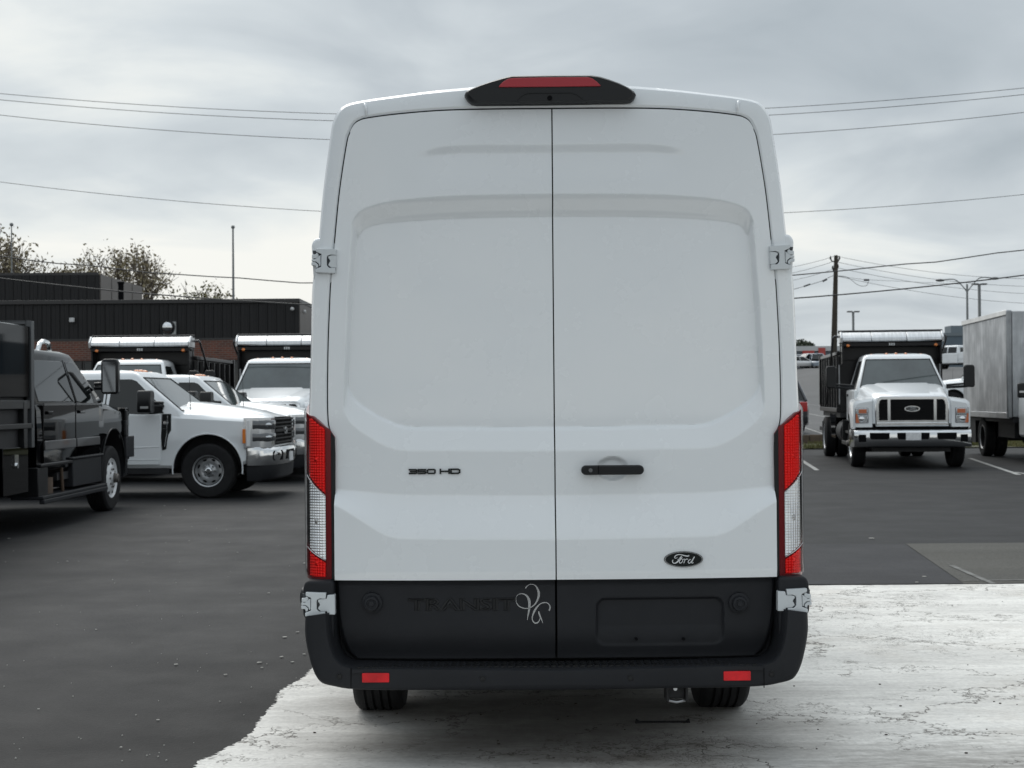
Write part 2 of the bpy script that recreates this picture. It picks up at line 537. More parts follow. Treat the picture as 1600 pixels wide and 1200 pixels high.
# main sheet
xs = sorted(set([-700, -400, -200, -100, -60, -40, -20, -10, -5] + [x*0.5 for x in range(-6, 6)] + list(range(3, 60, 3)) + [80, 120, 200, 400, 700]))
ys = sorted(set([-300, -100, -30, -10, 0, 10, 20, 30, 38, 44.0, 44.05] + list(range(48, 190, 6)) + [250, 400, 700, 1500]))
b = MB(); b.grid([[(x, y, terrain(x, y)) for x in xs] for y in ys])
g_ = b.build('parking_lot_ground', ASPH, None, smooth=20); tag(g_, kind='structure')
# upper lot of older, paler asphalt
ys2 = [44.06] + list(range(48, 190, 6)) + [250]
xs2 = [2.2] + list(range(3, 60, 3)) + [80, 120, 200]
b = MB(); b.grid([[(x, y, terrain(x, y) + 0.004) for x in xs2] for y in ys2])
tag(b.build('upper_parking_lot', ASPH3, None, smooth=20), kind='structure')

def sheet(name, pts, z, m, kind='structure'):
    b = MB(); b.add([(p[0], p[1], z) for p in pts], [tuple(range(len(pts)))])
    o = b.build(name, m, None, smooth=0)
    me = o.data
    if me.polygons[0].normal.z < 0: me.flip_normals()
    return tag(o, kind=kind)

# white pad with a ragged edge
rng = random.Random(3)
edge = smooth_path([(-1.46, 2.4), (-1.43, 3.2), (-1.40, 4.0), (-1.36, 4.8)] + [tuple(G(a, b_)[:2]) for a, b_ in
        ((305, 1200), (350, 1177), (402, 1130), (440, 1086), (468, 1060), (486, 1046))] + [(-0.9, 9.2), (-0.7, 11.3)], 520)
edge = [(x + rng.uniform(-1, 1)*0.012 + 0.025*math.sin(y*7.1) * math.sin(y*2.3), y) for x, y in edge]
far = [(-0.7 + i*0.12, G(1400, 914.5).y + rng.uniform(-1, 1)*0.008) for i in range(1, 140)]
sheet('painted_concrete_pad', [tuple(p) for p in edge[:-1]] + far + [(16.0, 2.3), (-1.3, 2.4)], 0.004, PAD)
# darker freshly sealed strip beyond the pad, and the worn patch on the right
sheet('sealed_asphalt_strip', [(-0.7, 11.36), (8.5, 11.36), G(1505, 913)[:2], G(1470, 890)[:2], G(1440, 868)[:2], G(1415, 851)[:2], (-0.2, 14.5)][:2] and
      [(-0.7, 11.36), G(1505, 912.5)[:2], G(1472, 890)[:2], G(1440, 868)[:2], G(1415, 851)[:2], (0.4, 14.6)], 0.004, ASPH4)
sheet('worn_asphalt_patch', [G(1506, 912.5)[:2], (12.5, 11.36), (13.0, 14.35), G(1415, 850)[:2], G(1440, 867.5)[:2], G(1473, 890)[:2]], 0.0045, ASPH2)
PAINT = mat('faded_white_line_paint', (0.50, 0.50, 0.48), 0.8, col2=(0.16, 0.16, 0.155), vscale=7)
PAINT2 = mat('worn_white_line_paint', (0.24, 0.24, 0.23), 0.8, col2=(0.07, 0.07, 0.065), vscale=5)
def line(name, p0, p1, w, z, m=PAINT, tz=None):
    p0 = Vector(p0[:2]); p1 = Vector(p1[:2]); d = (p1-p0).normalized(); n = Vector((-d.y, d.x))*w/2
    b = MB(); N_ = 12; A = []
    for i in range(N_+1):
        p = p0.lerp(p1, i/N_)
        A.append([(q.x, q.y, (terrain(q.x, q.y) if tz else 0) + z) for q in (p-n, p+n)])
    b.grid(A)
    return tag(b.build(name, m, None, smooth=0), kind='structure')
line('painted_line', G(1505, 908.5), (12.4, G(1505, 907).y + 0.05), 0.035, 0.0085, PAINT2)
line('painted_line', G(1487, 885), G(1552, 913.5), 0.05, 0.009, PAINT2)
line('parking_line', G(1247, 716), G(1277, 735), 0.10, 0.004)
line('parking_line', G(1515, 716), G(1592, 742), 0.10, 0.004)
line('parking_line', G(1586, 738), G(1680, 752), 0.10, 0.004)
for x0, y0, x1, y1 in ((1240, 642, 1290, 652), (1255, 668, 1290, 684), (1330, 650, 1400, 670), (1225, 628, 1300, 636)):
    def GT(px, py):
        d = ray(px, py); o = Vector((0, 0, CAMZ)); t = 30.0
        for _ in range(4000):
            p = o + d*t
            if p.z <= terrain(p.x, p.y): break
            t += 0.05
        return p
    line('parking_line', GT(x0, y0), GT(x1, y1), 0.10, 0.012, PAINT, True)

# grass verge, its kerb wall
b = MB(); b.grid([[(x, y, 0.03) for x in (1.5, 8, 14, 40)] for y in (39.7, 41, 43.86)])
SOIL = mat('verge_soil', (0.06, 0.055, 0.035), 0.95, col2=(0.10, 0.11, 0.045), vscale=1.2, bump=.6, bscale=12)
tag(b.build('verge', SOIL, None, smooth=0), kind='structure')
b = MB(); rg = random.Random(5)
for i in range(26000):
    x = rg.uniform(4, 26); y = rg.uniform(39.7, 43.8); h = rg.uniform(.04, .14); a = rg.uniform(0, 3.14); w = .02
    if math.sin(x*1.3)+math.sin(x*.7+y) < -1.0: continue
    dx, dy = math.cos(a)*w, math.sin(a)*w
    b.add([(x-dx, y-dy, .03), (x+dx, y+dy, .03), (x+rg.uniform(-.05, .05), y+rg.uniform(-.05, .05), .03+h)], [(0, 1, 2)])
tag(b.build('verge_grass', mat('grass', (0.07, 0.085, 0.025), 0.8, col2=(0.17, 0.15, 0.055), vscale=.8), None, smooth=0, recalc=False),
    'patchy green and brown grass along the low kerb wall behind the dump truck', 'grass', kind='stuff')
kw = thing('kerb_wall', 'low brown kerb wall between the grass verge and the upper parking lot', 'kerb', (2, 43.9, 0))
KM = mat('kerb_timber', (0.11, 0.082, 0.06), 0.9, var=.4, vscale=2.2, bump=.3, bscale=20)
k0 = None
for i in range(16):
    if k0 is None:
        b = MB(); b.box(0.0, 2.37, 0, .16, 0, .30); k0 = b.build('kerb_block', KM, kw, bevel=.015)
    else:
        c = k0.copy(); COL.objects.link(c); c.parent = kw; c.location = (i*2.4, 0, rng.uniform(-.012, .012))

# leaf litter and grit on the near ground
b = MB(); rg = random.Random(11)
for px, py, s in ((275, 1040, .022), (352, 1056, .018), (445, 997, .032), (405, 1037, .028), (409, 1045, .018), (440, 1028, .022), (457, 1036, .02),
                  (465, 989, .022), (478, 881, .05), (475, 1024, .02), (14, 842, .03), (289, 797, .03), (257, 791, .025), (371, 864, .02), (105, 878, .018),
                  (1362, 842, .06), (1444, 902, .035), (1433, 911, .03), (189, 1170, .012), (247, 1127, .014), (420, 928, .018), (60, 1110, .012), (150, 985, .015)):
    p = G(px, py); a = rg.uniform(0, 3.14); n = 7; s *= .5
    pts = [(p.x + s*rg.uniform(.6, 1)*math.cos(a+2*math.pi*i/n)*1.3, p.y + s*rg.uniform(.6, 1)*math.sin(a+2*math.pi*i/n), .006) for i in range(n)]
    b.loft([pts, [(x*1, y*1, z+.003) for x, y, z in pts]])
for i in range(90):
    p = G(rg.uniform(0, 490), rg.uniform(800, 1190)); s = rg.uniform(.002, .005)
    b.ball((p.x, p.y, s*.6), s, 5, 3)
tag(b.build('pale_litter', mat('pale_litter', (.42, .41, .38), .8), None, smooth=0),
    'pale paint flakes and grit scattered on the black asphalt left of the van', 'litter', kind='stuff')
b = MB()
for i in range(70):
    p = G(rg.uniform(490, 1600), rg.uniform(925, 1195)); s = rg.uniform(.002, .006)
    b.ball((p.x, p.y, .004+s*.5), (s*1.5, s, s*.6), 5, 3)
tag(b.build('dark_grit', mat('dark_grit', (.05, .04, .03), .9), None, smooth=0),
    'dark grit and crumbs scattered over the white painted concrete', 'grit', kind='stuff')
# short dark bar of rubber lying under the van
b = MB(); p0 = G(993, 1131); p1 = G(1078, 1131)
b.tube([(p0.x, p0.y, .010), (p0.x+.02, p0.y, .007), (p1.x-.02, p1.y+.01, .007), (p1.x, p1.y+.01, .012)], [.014, .006, .006, .012], 6)
tag(b.build('rubber_strip', RUBBER, None), 'short dark rubber strip lying on the concrete under the van', 'debris')

# ------------------------------------------------------------------ building on the left
DKP = mat('dark_brown_metal_cladding', (0.0115, 0.011, 0.0118), 0.55, spec=.4, var=.18, vscale=.6)
DKP2 = mat('coping_metal', (0.035, 0.033, 0.033), 0.45)
TAU = mat('taupe_metal_cladding', (0.16, 0.145, 0.135), 0.6, var=.1, vscale=.5)
def brick_mat():
    m, t, b, N, L = node_mat('red_brickwork')
    geo = N('ShaderNodeNewGeometry')
    mp = N('ShaderNodeMapping', Rotation=(R(90), 0, 0)); L(geo.outputs['Position'], mp.inputs[0])
    br = t.nodes.new('ShaderNodeTexBrick'); L(mp.outputs[0], br.inputs[0])
    br.inputs['Color1'].default_value = (.20, .065, .04, 1); br.inputs['Color2'].default_value = (.11, .045, .033, 1)
    br.inputs['Mortar'].default_value = (.17, .13, .11, 1)
    br.inputs['Scale'].default_value = 1; br.inputs['Mortar Size'].default_value = .012
    br.inputs['Brick Width'].default_value = .21; br.inputs['Row Height'].default_value = .075
    L(br.outputs[0], b.inputs['Base Color'])
    b.inputs['Roughness'].default_value = .85
    bp = N('ShaderNodeBump', Strength=.5, Distance=.01); L(br.outputs['Fac'], bp.inputs['Height']); bp.invert = True
    L(bp.outputs[0], b.inputs['Normal'])
    return m
BRK = brick_mat()
BY = 50.0
bx1 = P(467, 520, BY).x; ztop = P(250, 472, BY).z; zpan = P(250, 531, BY).z; zbr = P(250, 563, BY).z
bld = thing('dealership_building', 'long low dark metal clad building with a red brick band behind the pickups', 'building', (bx1, BY, 0))
XL = -30.0
b = MB(); b.box(XL, 0, .06, 9, 0, ztop-.05); b.build('wall', DKP, bld)
b = MB(); b.box(XL-.03, .04, -.04, .3, ztop-.05, ztop+.09); b.box(-.2, .04, .3, 9.05, ztop-.05, ztop+.09); b.build('coping', DKP2, bld, bevel=.01)
b = MB(); b.box(XL, -.002, -.02, .058, zbr, zpan-.02); b.build('brick_band', BRK, bld)
b = MB(); b.box(XL, -.002, -.03, .057, zpan-.02, zpan+.05); b.build('flashing', DKP2, bld)
# ribbed cladding panels, each a part
b = MB()
pw = .318
pr = [(0.004, .0), (.004, -.02), (.10, -.02), (.118, -.055), (.155, -.055), (.173, -.02), (pw-.004, -.02), (pw-.004, 0)]
b.prism([(x, y) for x, y in pr], 'z', zpan+.052, ztop-.052)
pan0 = b.build('cladding_panel', DKP, bld, smooth=20)
npan = int(-XL/pw)
pan0.location = (-pw, .058, 0)
for i in range(2, min(npan, 52)):
    c = pan0.copy(); COL.objects.link(c); c.parent = bld; c.location = (-pw*i, .058, 0)
# side wall, taupe
b = MB(); b.box(.0, .03, .1, 8.9, 0, ztop-.06); b.build('side_wall', TAU, bld)
# dark strip windows and doors under the brick
b = MB(); b.box(XL, -.002, .03, .059, .0, .45); b.build('brick_plinth', BRK, bld)
wx = -.35; wi = 0; w0 = None
while wx > -18:
    fr = None
    b = MB(); W_, Z0, Z1 = 1.42, .47, zbr-.02
    b.box(-W_, 0, -.02, .055, Z0, Z0+.06); b.box(-W_, 0, -.02, .055, Z1-.06, Z1)
    b.box(-W_, -W_+.05, -.02, .055, Z0+.06, Z1-.06); b.box(-.05, 0, -.02, .055, Z0+.06, Z1-.06); b.box(-W_/2-.02, -W_/2+.02, -.02, .055, Z0+.06, Z1-.06)
    if w0 is None:
        w0 = b.build('window', DKP2, bld); w0.location = (wx, 0, 0)
        b = MB(); b.box(-W_+.05, -.05, .01, .03, Z0+.06, Z1-.06); g0 = b.build('pane', GLASS, w0)
    else:
        c = w0.copy(); COL.objects.link(c); c.parent = bld; c.location = (wx, 0, 0)
        d = g0.copy(); COL.objects.link(d); d.parent = c
    wx -= 1.46
# wall lamps
def lampbox(px, py, w, h, name, m, rnd=False):
    p = P(px, py, BY-.06); b = MB()
    if rnd: b.ball((p.x-bx1, -.12, p.z), w/2, 14, 10)
    else:
        b.box(p.x-bx1-w/2, p.x-bx1+w/2, -.16, -.05, p.z-h/2, p.z+h/2)
    return b.build(name, m, bld, bevel=0 if rnd else .01)
lampbox(113, 500, .17, .15, 'wall_lamp', mat('lamp_white', (.6, .6, .6), .4))
lampbox(457, 483, .14, .14, 'wall_lamp', mat('lamp_globe', (.55, .55, .55), .3), True)
p = P(471, 487, BY+.9); b = MB(); b.ball((.07, .9, p.z), .07, 10, 6); b.build('wall_lamp', _m['lamp_globe'], bld)
# round floodlight on a square plate
p = P(260, 511, BY-.3); fx, fz = p.x-bx1, p.z
b = MB(); b.box(fx-.16, fx+.29, -.12, .02, fz-.26, fz+.2); fl = b.build('round_floodlight', mat('galvanised', (.35, .36, .36), .4, metal=.6), bld, bevel=.01)
b = MB(); b.lathe([(.0, -.30), (.10, -.285), (.17, -.24), (.20, -.19), (.21, -.12)], (fx, 0, fz), 'y', 28); b.build('dome', CHROME, fl)
b = MB(); b.lathe([(.215, -.12), (.255, -.13), (.262, -.15), (.25, -.17), (.222, -.165), (.215, -.12)], (fx, 0, fz), 'y', 28); b.build('rim', DARK, fl)
# gabled annexe seen past the right corner (pale side shed)
an = thing('gabled_shed', 'pale taupe gabled shed end just right of the dark building', 'shed', (bx1, BY+9.2, 0))
b = MB(); za = P(487, 485, BY+3.2).z
b.prism([(0.3, 0), (0.3, za-.2), (.9, za-.05), (3.6, za-.9), (3.6, 0)], 'y', 0, 7); b.build('wall', TAU, an)
b = MB(); b.prism([(.25, za-.2), (.9, za-.04), (3.7, za-.92), (3.7, za-.82), (.9, za+.06), (.25, za-.1)], 'y', -.1, 7.1); b.build('roof', DKP2, an)

# upper block
UY = 58.0
ux = P(155, 450, UY).x; zu = P(80, 428, UY).z
ub = thing('upper_block', 'dark ribbed rooftop block rising behind the front parapet at left', 'building', (ux, UY, 0))
b = MB(); b.box(-24, 0, .06, 6.7, 0, zu-.05); b.build('wall', DKP, ub)
b = MB(); b.box(-24, -.02, -.03, .05, zu-.05, zu+.05); b.build('coping', DKP2, ub)
b = MB(); b.box(-24, -.02, -.01, .059, 0, zu-.06); b.build('backing_wall', DKP, ub)
b = MB(); b.prism([(x*1.05, y) for x, y in pr], 'z', 4.6, zu-.055); u0 = b.build('cladding_panel', DKP, ub, smooth=20)
u0.location = (-pw*1.05, -.012, 0)
for i in range(2, 22):
    c = u0.copy(); COL.objects.link(c); c.parent = ub; c.location = (-pw*1.05*i, -.012, 0)
b = MB(); b.box(0, .02, .05, 6.7, 0, zu-.03); b.build('side_wall', TAU, ub)
b = MB(); b.box(.022, .05, 0, 1.5, 4.5, zu-.02); s0 = b.build('side_panel', TAU, ub, bevel=.01); s0.location = (0, .08, 0)
for i in range(1, 4):
    c = s0.copy(); COL.objects.link(c); c.parent = ub; c.location = (0, .08+i*1.62, 0)
b = MB(); p0 = P(189, 470, 56.5); p1 = P(189, 443, 56.5)
b.cyl((p0.x, p0.y, 4.9), (p0.x, p0.y, p1.z), .11, n=16); b.cyl((p0.x, p0.y, p1.z), (p0.x, p0.y, p1.z+.06), .14, n=16)
tag(b.build('flue_pipe', GAPM, None), 'black flue pipe standing on the roof beside the upper block', 'pipe')

# flagpoles
for px, yt, Y, r, lab in ((364, 357, 62, .052, 'tall bare flagpole with a ball top above the building, right of the tree'),
                          (18, 353, 62, .035, 'slim bare flagpole rising among the branches at the far left')):
    p = P(px, yt, Y)
    f = thing('flagpole', lab, 'flagpole', (p.x, Y, 0))
    b = MB(); b.cyl((0, 0, 0), (0, 0, p.z), r*1.7, r*.7, 12); b.build('pole', mat('pole_grey', (.22, .23, .23), .5), f)
    b = MB(); b.ball((0, 0, p.z+.06), .085, 10, 8); b.build('ball', _m['pole_grey'], f)

# ------------------------------------------------------------------ trees
BARK = mat('bark', (0.13, 0.11, 0.095), 0.9, var=.3, vscale=4)
def leafm(n, c, c2): return mat(n, c, .65, col2=c2, vscale=1.1)
L1 = leafm('autumn_leaves', (.17, .13, .08), (.30, .26, .14))
L2 = leafm('olive_leaves', (.13, .14, .06), (.24, .20, .10))
L3 = leafm('dark_green_leaves', (.028, .04, .026), (.055, .065, .035))
def tree(x, y, h, spread, lean, m, seed, label, leafsize=.13, dens=1.0, z0=0.0, depth=5):
    rg = random.Random(seed)
    t = thing('broadleaf_tree', label, 'tree', (x, y, z0))
    tb = MB(); tips = []
    def grow(p, d, L_, r, k):
        n = 4; pts = [p]; q = p.copy(); dd = d.copy()
        for i in range(n):
            dd = (dd + Vector((rg.uniform(-1, 1), rg.uniform(-1, 1), rg.uniform(-.3, .7)))*.14).normalized()
            q = q + dd*(L_/n); pts.append(q.copy())
        tb.tube(pts, [r*(1-.09*i) for i in range(n+1)], 5 if k > 1 else 9)
        if k >= 2: tips.extend((pp, dd) for pp in pts[1:])
        if k < depth:
            for j in range(rg.choice((3, 3, 4)) if k < 3 else 3):
                a = rg.uniform(0, 2*math.pi); sp = rg.uniform(.45, .85)
                nd = (dd + Vector((math.cos(a)*sp*spread, math.sin(a)*sp*spread, rg.uniform(-.15, .35)))).normalized()
                grow(pts[rg.choice((2, 3, 4, 4)) if k else 4] if j else q, nd, L_*rg.uniform(.6, .8), r*.6, k+1)
    grow(Vector((0, 0, 0)), Vector((lean, 0, 1)).normalized(), h*.30, h*.015, 0)
    zm = max(p.z for p, _ in tips); f = h/zm
    tb.v = [(a*f, b_*f, c*f) for a, b_, c in tb.v]
    tb.build('trunk', BARK, t, smooth=60)
    lb = MB()
    for p, d in tips:
        if rg.random() > dens: continue
        for _ in range(rg.randint(1, 3)):
            c = p*f + Vector((rg.gauss(0, .2), rg.gauss(0, .2), rg.gauss(0, .2)))
            u = Vector((rg.uniform(-1, 1), rg.uniform(-1, 1), rg.uniform(-1, 1))).normalized()
            v = u.cross(Vector((rg.uniform(-1, 1), rg.uniform(-1, 1), rg.uniform(-1, 1)))).normalized()
            s = leafsize*rg.uniform(.5, 1.2)
            lb.add([c-u*s, c-v*s*.5, c+u*s, c+v*s*.5], [(0, 1, 2, 3)])
    lb.build('crown', m, t, smooth=0, recalc=False)
    return t
TG = 'trees behind the dark building'
for (px, top, Y, spr, lean, mm, sd, lab, dn) in (
        (16, 354, 72, .62, .0, L1, 17, 'sparse brown autumn tree at the far left behind the upper block', .42),
        (60, 402, 76, .9, 0, L1, 9, 'low thin twiggy tree between the flagpole tree and the big bare crown', .7),
        (110, 396, 75, .9, 0, L1, 21, 'small brown tree just left of the big crown over the roof', .7),
        (165, 382, 74, .62, -.05, L1, 13, 'left half of the big thinning crown above the dark roof', .4),
        (218, 379, 74, .66, .06, L1, 17, 'right half of the big thinning crown above the dark roof', .4),
        (256, 440, 72, .9, .12, L2, 30, 'lower olive tree at the right end of the row over the roof', .45)):
    p = P(px, top, Y)
    tree(p.x, Y, p.z, spr, lean, mm, sd, lab, dens=dn, leafsize=.115)

# ------------------------------------------------------------------ utility wires and poles
WIRE = mat('wire', (.035, .035, .035), .6)
WOOD = mat('pole_wood', (.05, .042, .032), .9, var=.3, vscale=1.5, stretch=(6, 6, 1))
def wire(pts, Y, r, label, wob=0.0, name='overhead_wire', x0=-620, x1=2220):
    xs_ = np.array([p[0] for p in pts], float); ys_ = np.array([p[1] for p in pts], float)
    c = np.polyfit(xs_, ys_, 2)
    b = MB(); L_ = []
    for i in range(61):
        px = x0+(x1-x0)*i/60
        L_.append(P(px, np.polyval(c, px)+wob*math.sin(px*.031)+wob*.6*math.sin(px*.083), Y))
    b.tube(L_, r, 6)
    o = b.build(name, WIRE, None, smooth=60)
    return tag(o, label, 'wire', 'overhead wires crossing the whole sky behind the van'), L_
ends = []
for pts, Y, r, lab, wob in (
    (((0, 147), (250, 163), (525, 180), (1195, 169), (1400, 155), (1600, 138)), 46, .009, 'topmost overhead wire crossing the sky behind the van', 0),
    (((0, 157), (250, 173), (522, 191), (1195, 180), (1400, 166), (1600, 148)), 46, .0095, 'second overhead wire, close below the topmost one', 0),
    (((0, 181), (250, 200), (515, 220), (1205, 211), (1400, 195), (1600, 176)), 46, .0095, 'third overhead wire from the top of the sky', 0),
    (((0, 285), (250, 310), (500, 331), (1225, 333), (1400, 321), (1600, 304)), 40, .0075, 'single overhead wire in mid sky, below the three high ones', 0),
    (((0, 400), (250, 427), (490, 441), (1238, 430), (1400, 414), (1600, 391)), 30, .0115, 'wavy black cable crossing in front of the trees and the utility pole', 1.0),
    (((0, 434), (250, 461), (490, 477), (1240, 465), (1400, 452), (1600, 431)), 28, .0125, 'lowest black cable, passing just over the dark roof', 0)):
    o, L_ = wire(pts, Y, r, lab, wob); ends.append((L_[0], L_[-1]))

up = P(1305, 399, 96)
UPX = up.x
pole = thing('utility_pole', 'tall dark wooden utility pole left behind the dump truck', 'utility pole', (UPX, 96, terrain(UPX, 96)))
b = MB(); zt = up.z-terrain(UPX, 96)
b.cyl((-.25, 0, 0), (.06, 0, zt), .25, .13, 14); b.build('pole', WOOD, pole)
b = MB()
for dz, dx in ((-.35, .28), (-.35, -.32), (-.9, .18), (-1.0, -.18)):
    b.tube([(.05, 0, zt+dz-.1), (dx*.7, 0, zt+dz-.05), (dx, 0, zt+dz+.12)], .045, 6)
    b.cyl((dx, 0, zt+dz+.1), (dx, 0, zt+dz+.3), .07, .04, 8)
b.build('insulator', DARK, pole)
def far_wire(p0, p1, sag, r, label):
    b = MB(); n = 24
    b.tube([p0.lerp(p1, i/n) - Vector((0, 0, sag*4*(i/n)*(1-i/n))) for i in range(n+1)], r, 5)
    return tag(b.build('distribution_wire', mat('far_wire', (.10, .105, .11), .7), None, smooth=60), label, 'wire', 'thin far wires spreading from the utility pole')
for (a, b_, c, d, sag, lab) in ((1305, 400, 1130, 424, .4, 'thin far wire leaving the utility pole top to the left'),
        (1304, 408, 1130, 436, .4, 'thin far wire leaving the pole to the left, second from its top'),
        (1304, 420, 1130, 447, .4, 'thin far wire leaving the pole to the left, lowest'),
        (1306, 400, 1720, 432, .7, 'thin far wire leaving the utility pole top to the right'),
        (1306, 409, 1720, 445, .7, 'thin far wire leaving the pole to the right, second from its top'),
        (1306, 418, 1720, 460, .6, 'thin far wire leaving the pole to the right, third from its top'),
        (1306, 431, 1720, 476, .6, 'thin far wire leaving the pole to the right, lowest')):
    far_wire(P(a, b_, 96), P(c, d, 110), sag, .014, lab)
# cable with splice boxes and a slack loop on the pole
b = MB(); b.tube([P(*q, 95.5) for q in ((1304, 430), (1296, 433), (1288, 438), (1262, 446), (1240, 452), (1200, 461))], .018, 6)
b.cyl(P(1285.5, 439.5, 95.5), P(1292, 436, 95.5), .07, n=8); b.cyl(P(1256, 447.5, 95.5), P(1266, 444, 95.5), .055, n=8)
tag(b.build('spliced_cable', _m['far_wire'], None, smooth=60), 'slack cable with two splice boxes left of the utility pole', 'cable')
b = MB(); b.tube(smooth_path([P(*q, 95.5) for q in ((1306, 431), (1320, 432), (1330, 437), (1337, 443), (1346, 447), (1354, 446), (1357, 440))], 30), .016, 6)
b.cyl(P(1350, 437.5, 95.5), P(1358, 437.5, 95.5), .07, n=8)
b.tube([P(1306, 431, 95.5), P(1352, 437, 95.5), P(1500, 444, 98)], .012, 5)
tag(b.build('cable_loop', _m['far_wire'], None, smooth=60), 'drooping cable loop with a small canister right of the utility pole', 'cable')

# street lamp with two cobra heads
LG = mat('galvanised_pole', (.20, .21, .21), .5)
p = P(1511, 444, 90); gz = terrain(p.x, 90)
sl = thing('street_lamp', 'double armed street lamp with two cobra heads above the box truck', 'street lamp', (p.x, 90, gz))
b = MB(); b.cyl((0, 0, 0), (0, 0, p.z-gz), .10, .06, 12); b.build('pole', LG, sl)
for s, ex, ey in ((-1, 1470, 437.5), (1, 1553, 434.5)):
    q = P(ex, ey, 90)-Vector((p.x, 90, gz))
    b = MB(); b.tube(smooth_path([(0, 0, p.z-gz-.5), (s*.35, 0, p.z-gz-.05), (q.x*.5, 0, q.z+.03), tuple(q)], 16), .035, 8)
    a_ = b.build('lamp_arm', LG, sl)
    b = MB(); b.ball((q.x+s*.05, 0, q.z-.02), (.30, .14, .09), 12, 8); b.build('lamp_head', mat('lamp_head_grey', (.10, .10, .10), .4), a_)
for px, yt, Y, lab in ((1530, 444, 110, 'tall parking lot light on a square pole right of the double street lamp'),
                       (1333, 487, 130, 'small parking lot light above the dump truck tarp')):
    p = P(px, yt, Y); gz = terrain(p.x, Y)
    f = thing('lot_light', lab, 'light pole', (p.x, Y, gz))
    b = MB(); b.box(-.09, .09, -.09, .09, 0, p.z-gz); b.build('pole', LG, f)
    for s in (-1, 1):
        b = MB(); b.box(min(s*.1, s*.55), max(s*.1, s*.55), -.2, .2, p.z-gz-.06, p.z-gz+.06); b.build('lamp_head', _m['lamp_head_grey'], f, bevel=.01)
# end poles that carry the long wires, outside the frame
for k, side in ((0, 'left'), (1, 'right')):
    for ids, nm in (((0, 1, 2), 'high'), ((3,), 'mid'), ((4, 5), 'low')):
        q = [ends[i][k] for i in ids]
        f = thing('utility_pole', 'wooden utility pole carrying the %s wires at the %s end of the street' % (nm, side), 'utility pole', (q[0].x, q[0].y, 0))
        b = MB(); b.cyl((0, .2, 0), (0, .2, max(v.z for v in q)+.6), .18, .13, 12); b.build('pole', WOOD, f)
        b = MB()
        for v in q: b.cyl((0, .2, v.z), (v.x-q[0].x, v.y-q[0].y, v.z), .04, n=6)
        b.build('bracket', DARK, f)
# ------------------------------------------------------------------ the cargo van
VY = 5.83
VX = P(867.5, 780, VY).x
van = thing('cargo_van', 'large white high roof cargo van seen straight from behind, filling the middle of the picture', 'van', (VX, VY, 0))

def yb(x, z):
    """depth of the rear face of the van"""
    return 0.040*(abs(x)/0.92)**3 + (0.022*((z-1.35)/1.3)**1.6 if z > 1.35 else 0.0)
def Lp(px, py, y=0.0):
    p = P(px, py, VY+y); return Vector((p.x-VX, p.y-VY, p.z))
def Ls(px, py, off=0.0):
    """point of the rear surface under a pixel of the photograph"""
    y = 0.0
    for _ in range(4):
        p = Lp(px, py, y+off); y = yb(p.x, p.z)
    p = Lp(px, py, y+off)
    return p
VIEWC = lambda py: 860 + (py-168)*9/862.0      # door gap column at a row

KEYS = [((523.5,1027),(487,1027)), ((523,905),(484,905)),((522,760),(482.5,760)),((521,690),(482,700)),((511.5,657),(482.5,650)),((511,560),(484.5,600)),
        ((514,470),(487,480)),((516,436),(489.5,436)),((521,382),(497,385)),((529,300),(505,300)),((540,226),(516,215)),((545,208),(520.5,190)),
        ((552.5,193),(529,174)),((562,186),(541,164.5)),((576,182.3),(568,158)),((620,176.5),(620,150.5)),((690,170.8),(690,141.5)),
        ((775,168.7),(775,134)),((861,168),(860.5,131))]
Dk = [Ls(*k[0]) for k in KEYS]
Sk = [Lp(*k[1], d.y+.06) for k, d in zip(KEYS, Dk)]
def dense(ks, n=10):
    out = []
    for i in range(len(ks)-1):
        for j in range(n): out.append(ks[i].lerp(ks[i+1], j/n))
    out.append(ks[-1]); return out
def dsm(ks, n):           # smooth on the curved stretch, straight where it is straight
    return [Vector(q) for q in smooth_path(ks, n)]
ND = (len(KEYS)-1)*8+1
Dh = dsm(Dk, ND); Sh = dsm(Sk, ND)
Dh[-1].x = 0; Sh[-1].x = 0
def mirror(h): return h + [Vector((-p.x, p.y, p.z)) for p in reversed(h[:-1])]
Dring = mirror(Dh); Sring = mirror(Sh)
for p in Dring: p.y = yb(p.x, p.z)
def row(f):               # f(D, S) -> point
    return [f(d, s) for d, s in zip(Dring, Sring)]
def mixp(t, y):
    return row(lambda d, s: Vector((d.x+(s.x-d.x)*t, 0, d.z+(s.z-d.z)*t))+Vector((0, y(d, s), 0)))
rings = [row(lambda d, s: Vector((d.x, d.y+.05, d.z))),
         row(lambda d, s: Vector((d.x, d.y+.006, d.z))),
         mixp(.10, lambda d, s: d.y),
         mixp(.50, lambda d, s: d.y+.003),
         mixp(.80, lambda d, s: d.y+.012),
         mixp(.94, lambda d, s: d.y+.028),
         mixp(1.0, lambda d, s: d.y+.058)]
def fwd(y, fx, cap, zs=1.0):
    def f(d, s):
        z = s.z
        bulge = 1+.012*math.exp(-((z-1.35)/.5)**2) if y > .2 else 1
        if cap is not None and z > cap: z = cap - .02*(abs(s.x)/.9)**2
        return Vector((s.x*fx*bulge, y, z))
    return row(f)
rings += [fwd(.30, 1.0, None), fwd(.5, 1.003, None), fwd(3.6, 1.0, None), fwd(4.15, .99, 2.66), fwd(4.6, .97, 2.25), fwd(5.15, .95, 1.62),
          fwd(5.6, .92, 1.34), fwd(5.85, .88, 1.18), fwd(5.95, .80, .95)]
low = .40
rings = [[Vector((r[0].x*.97, r[0].y, low))]+r+[Vector((r[-1].x*.97, r[-1].y, low))] for r in rings]
mb = MB()
mb.loft(rings, caps=False, closed=True)
n_ = len(rings[0]); mb.f.append(tuple((len(rings)-1)*n_+i for i in range(n_)))
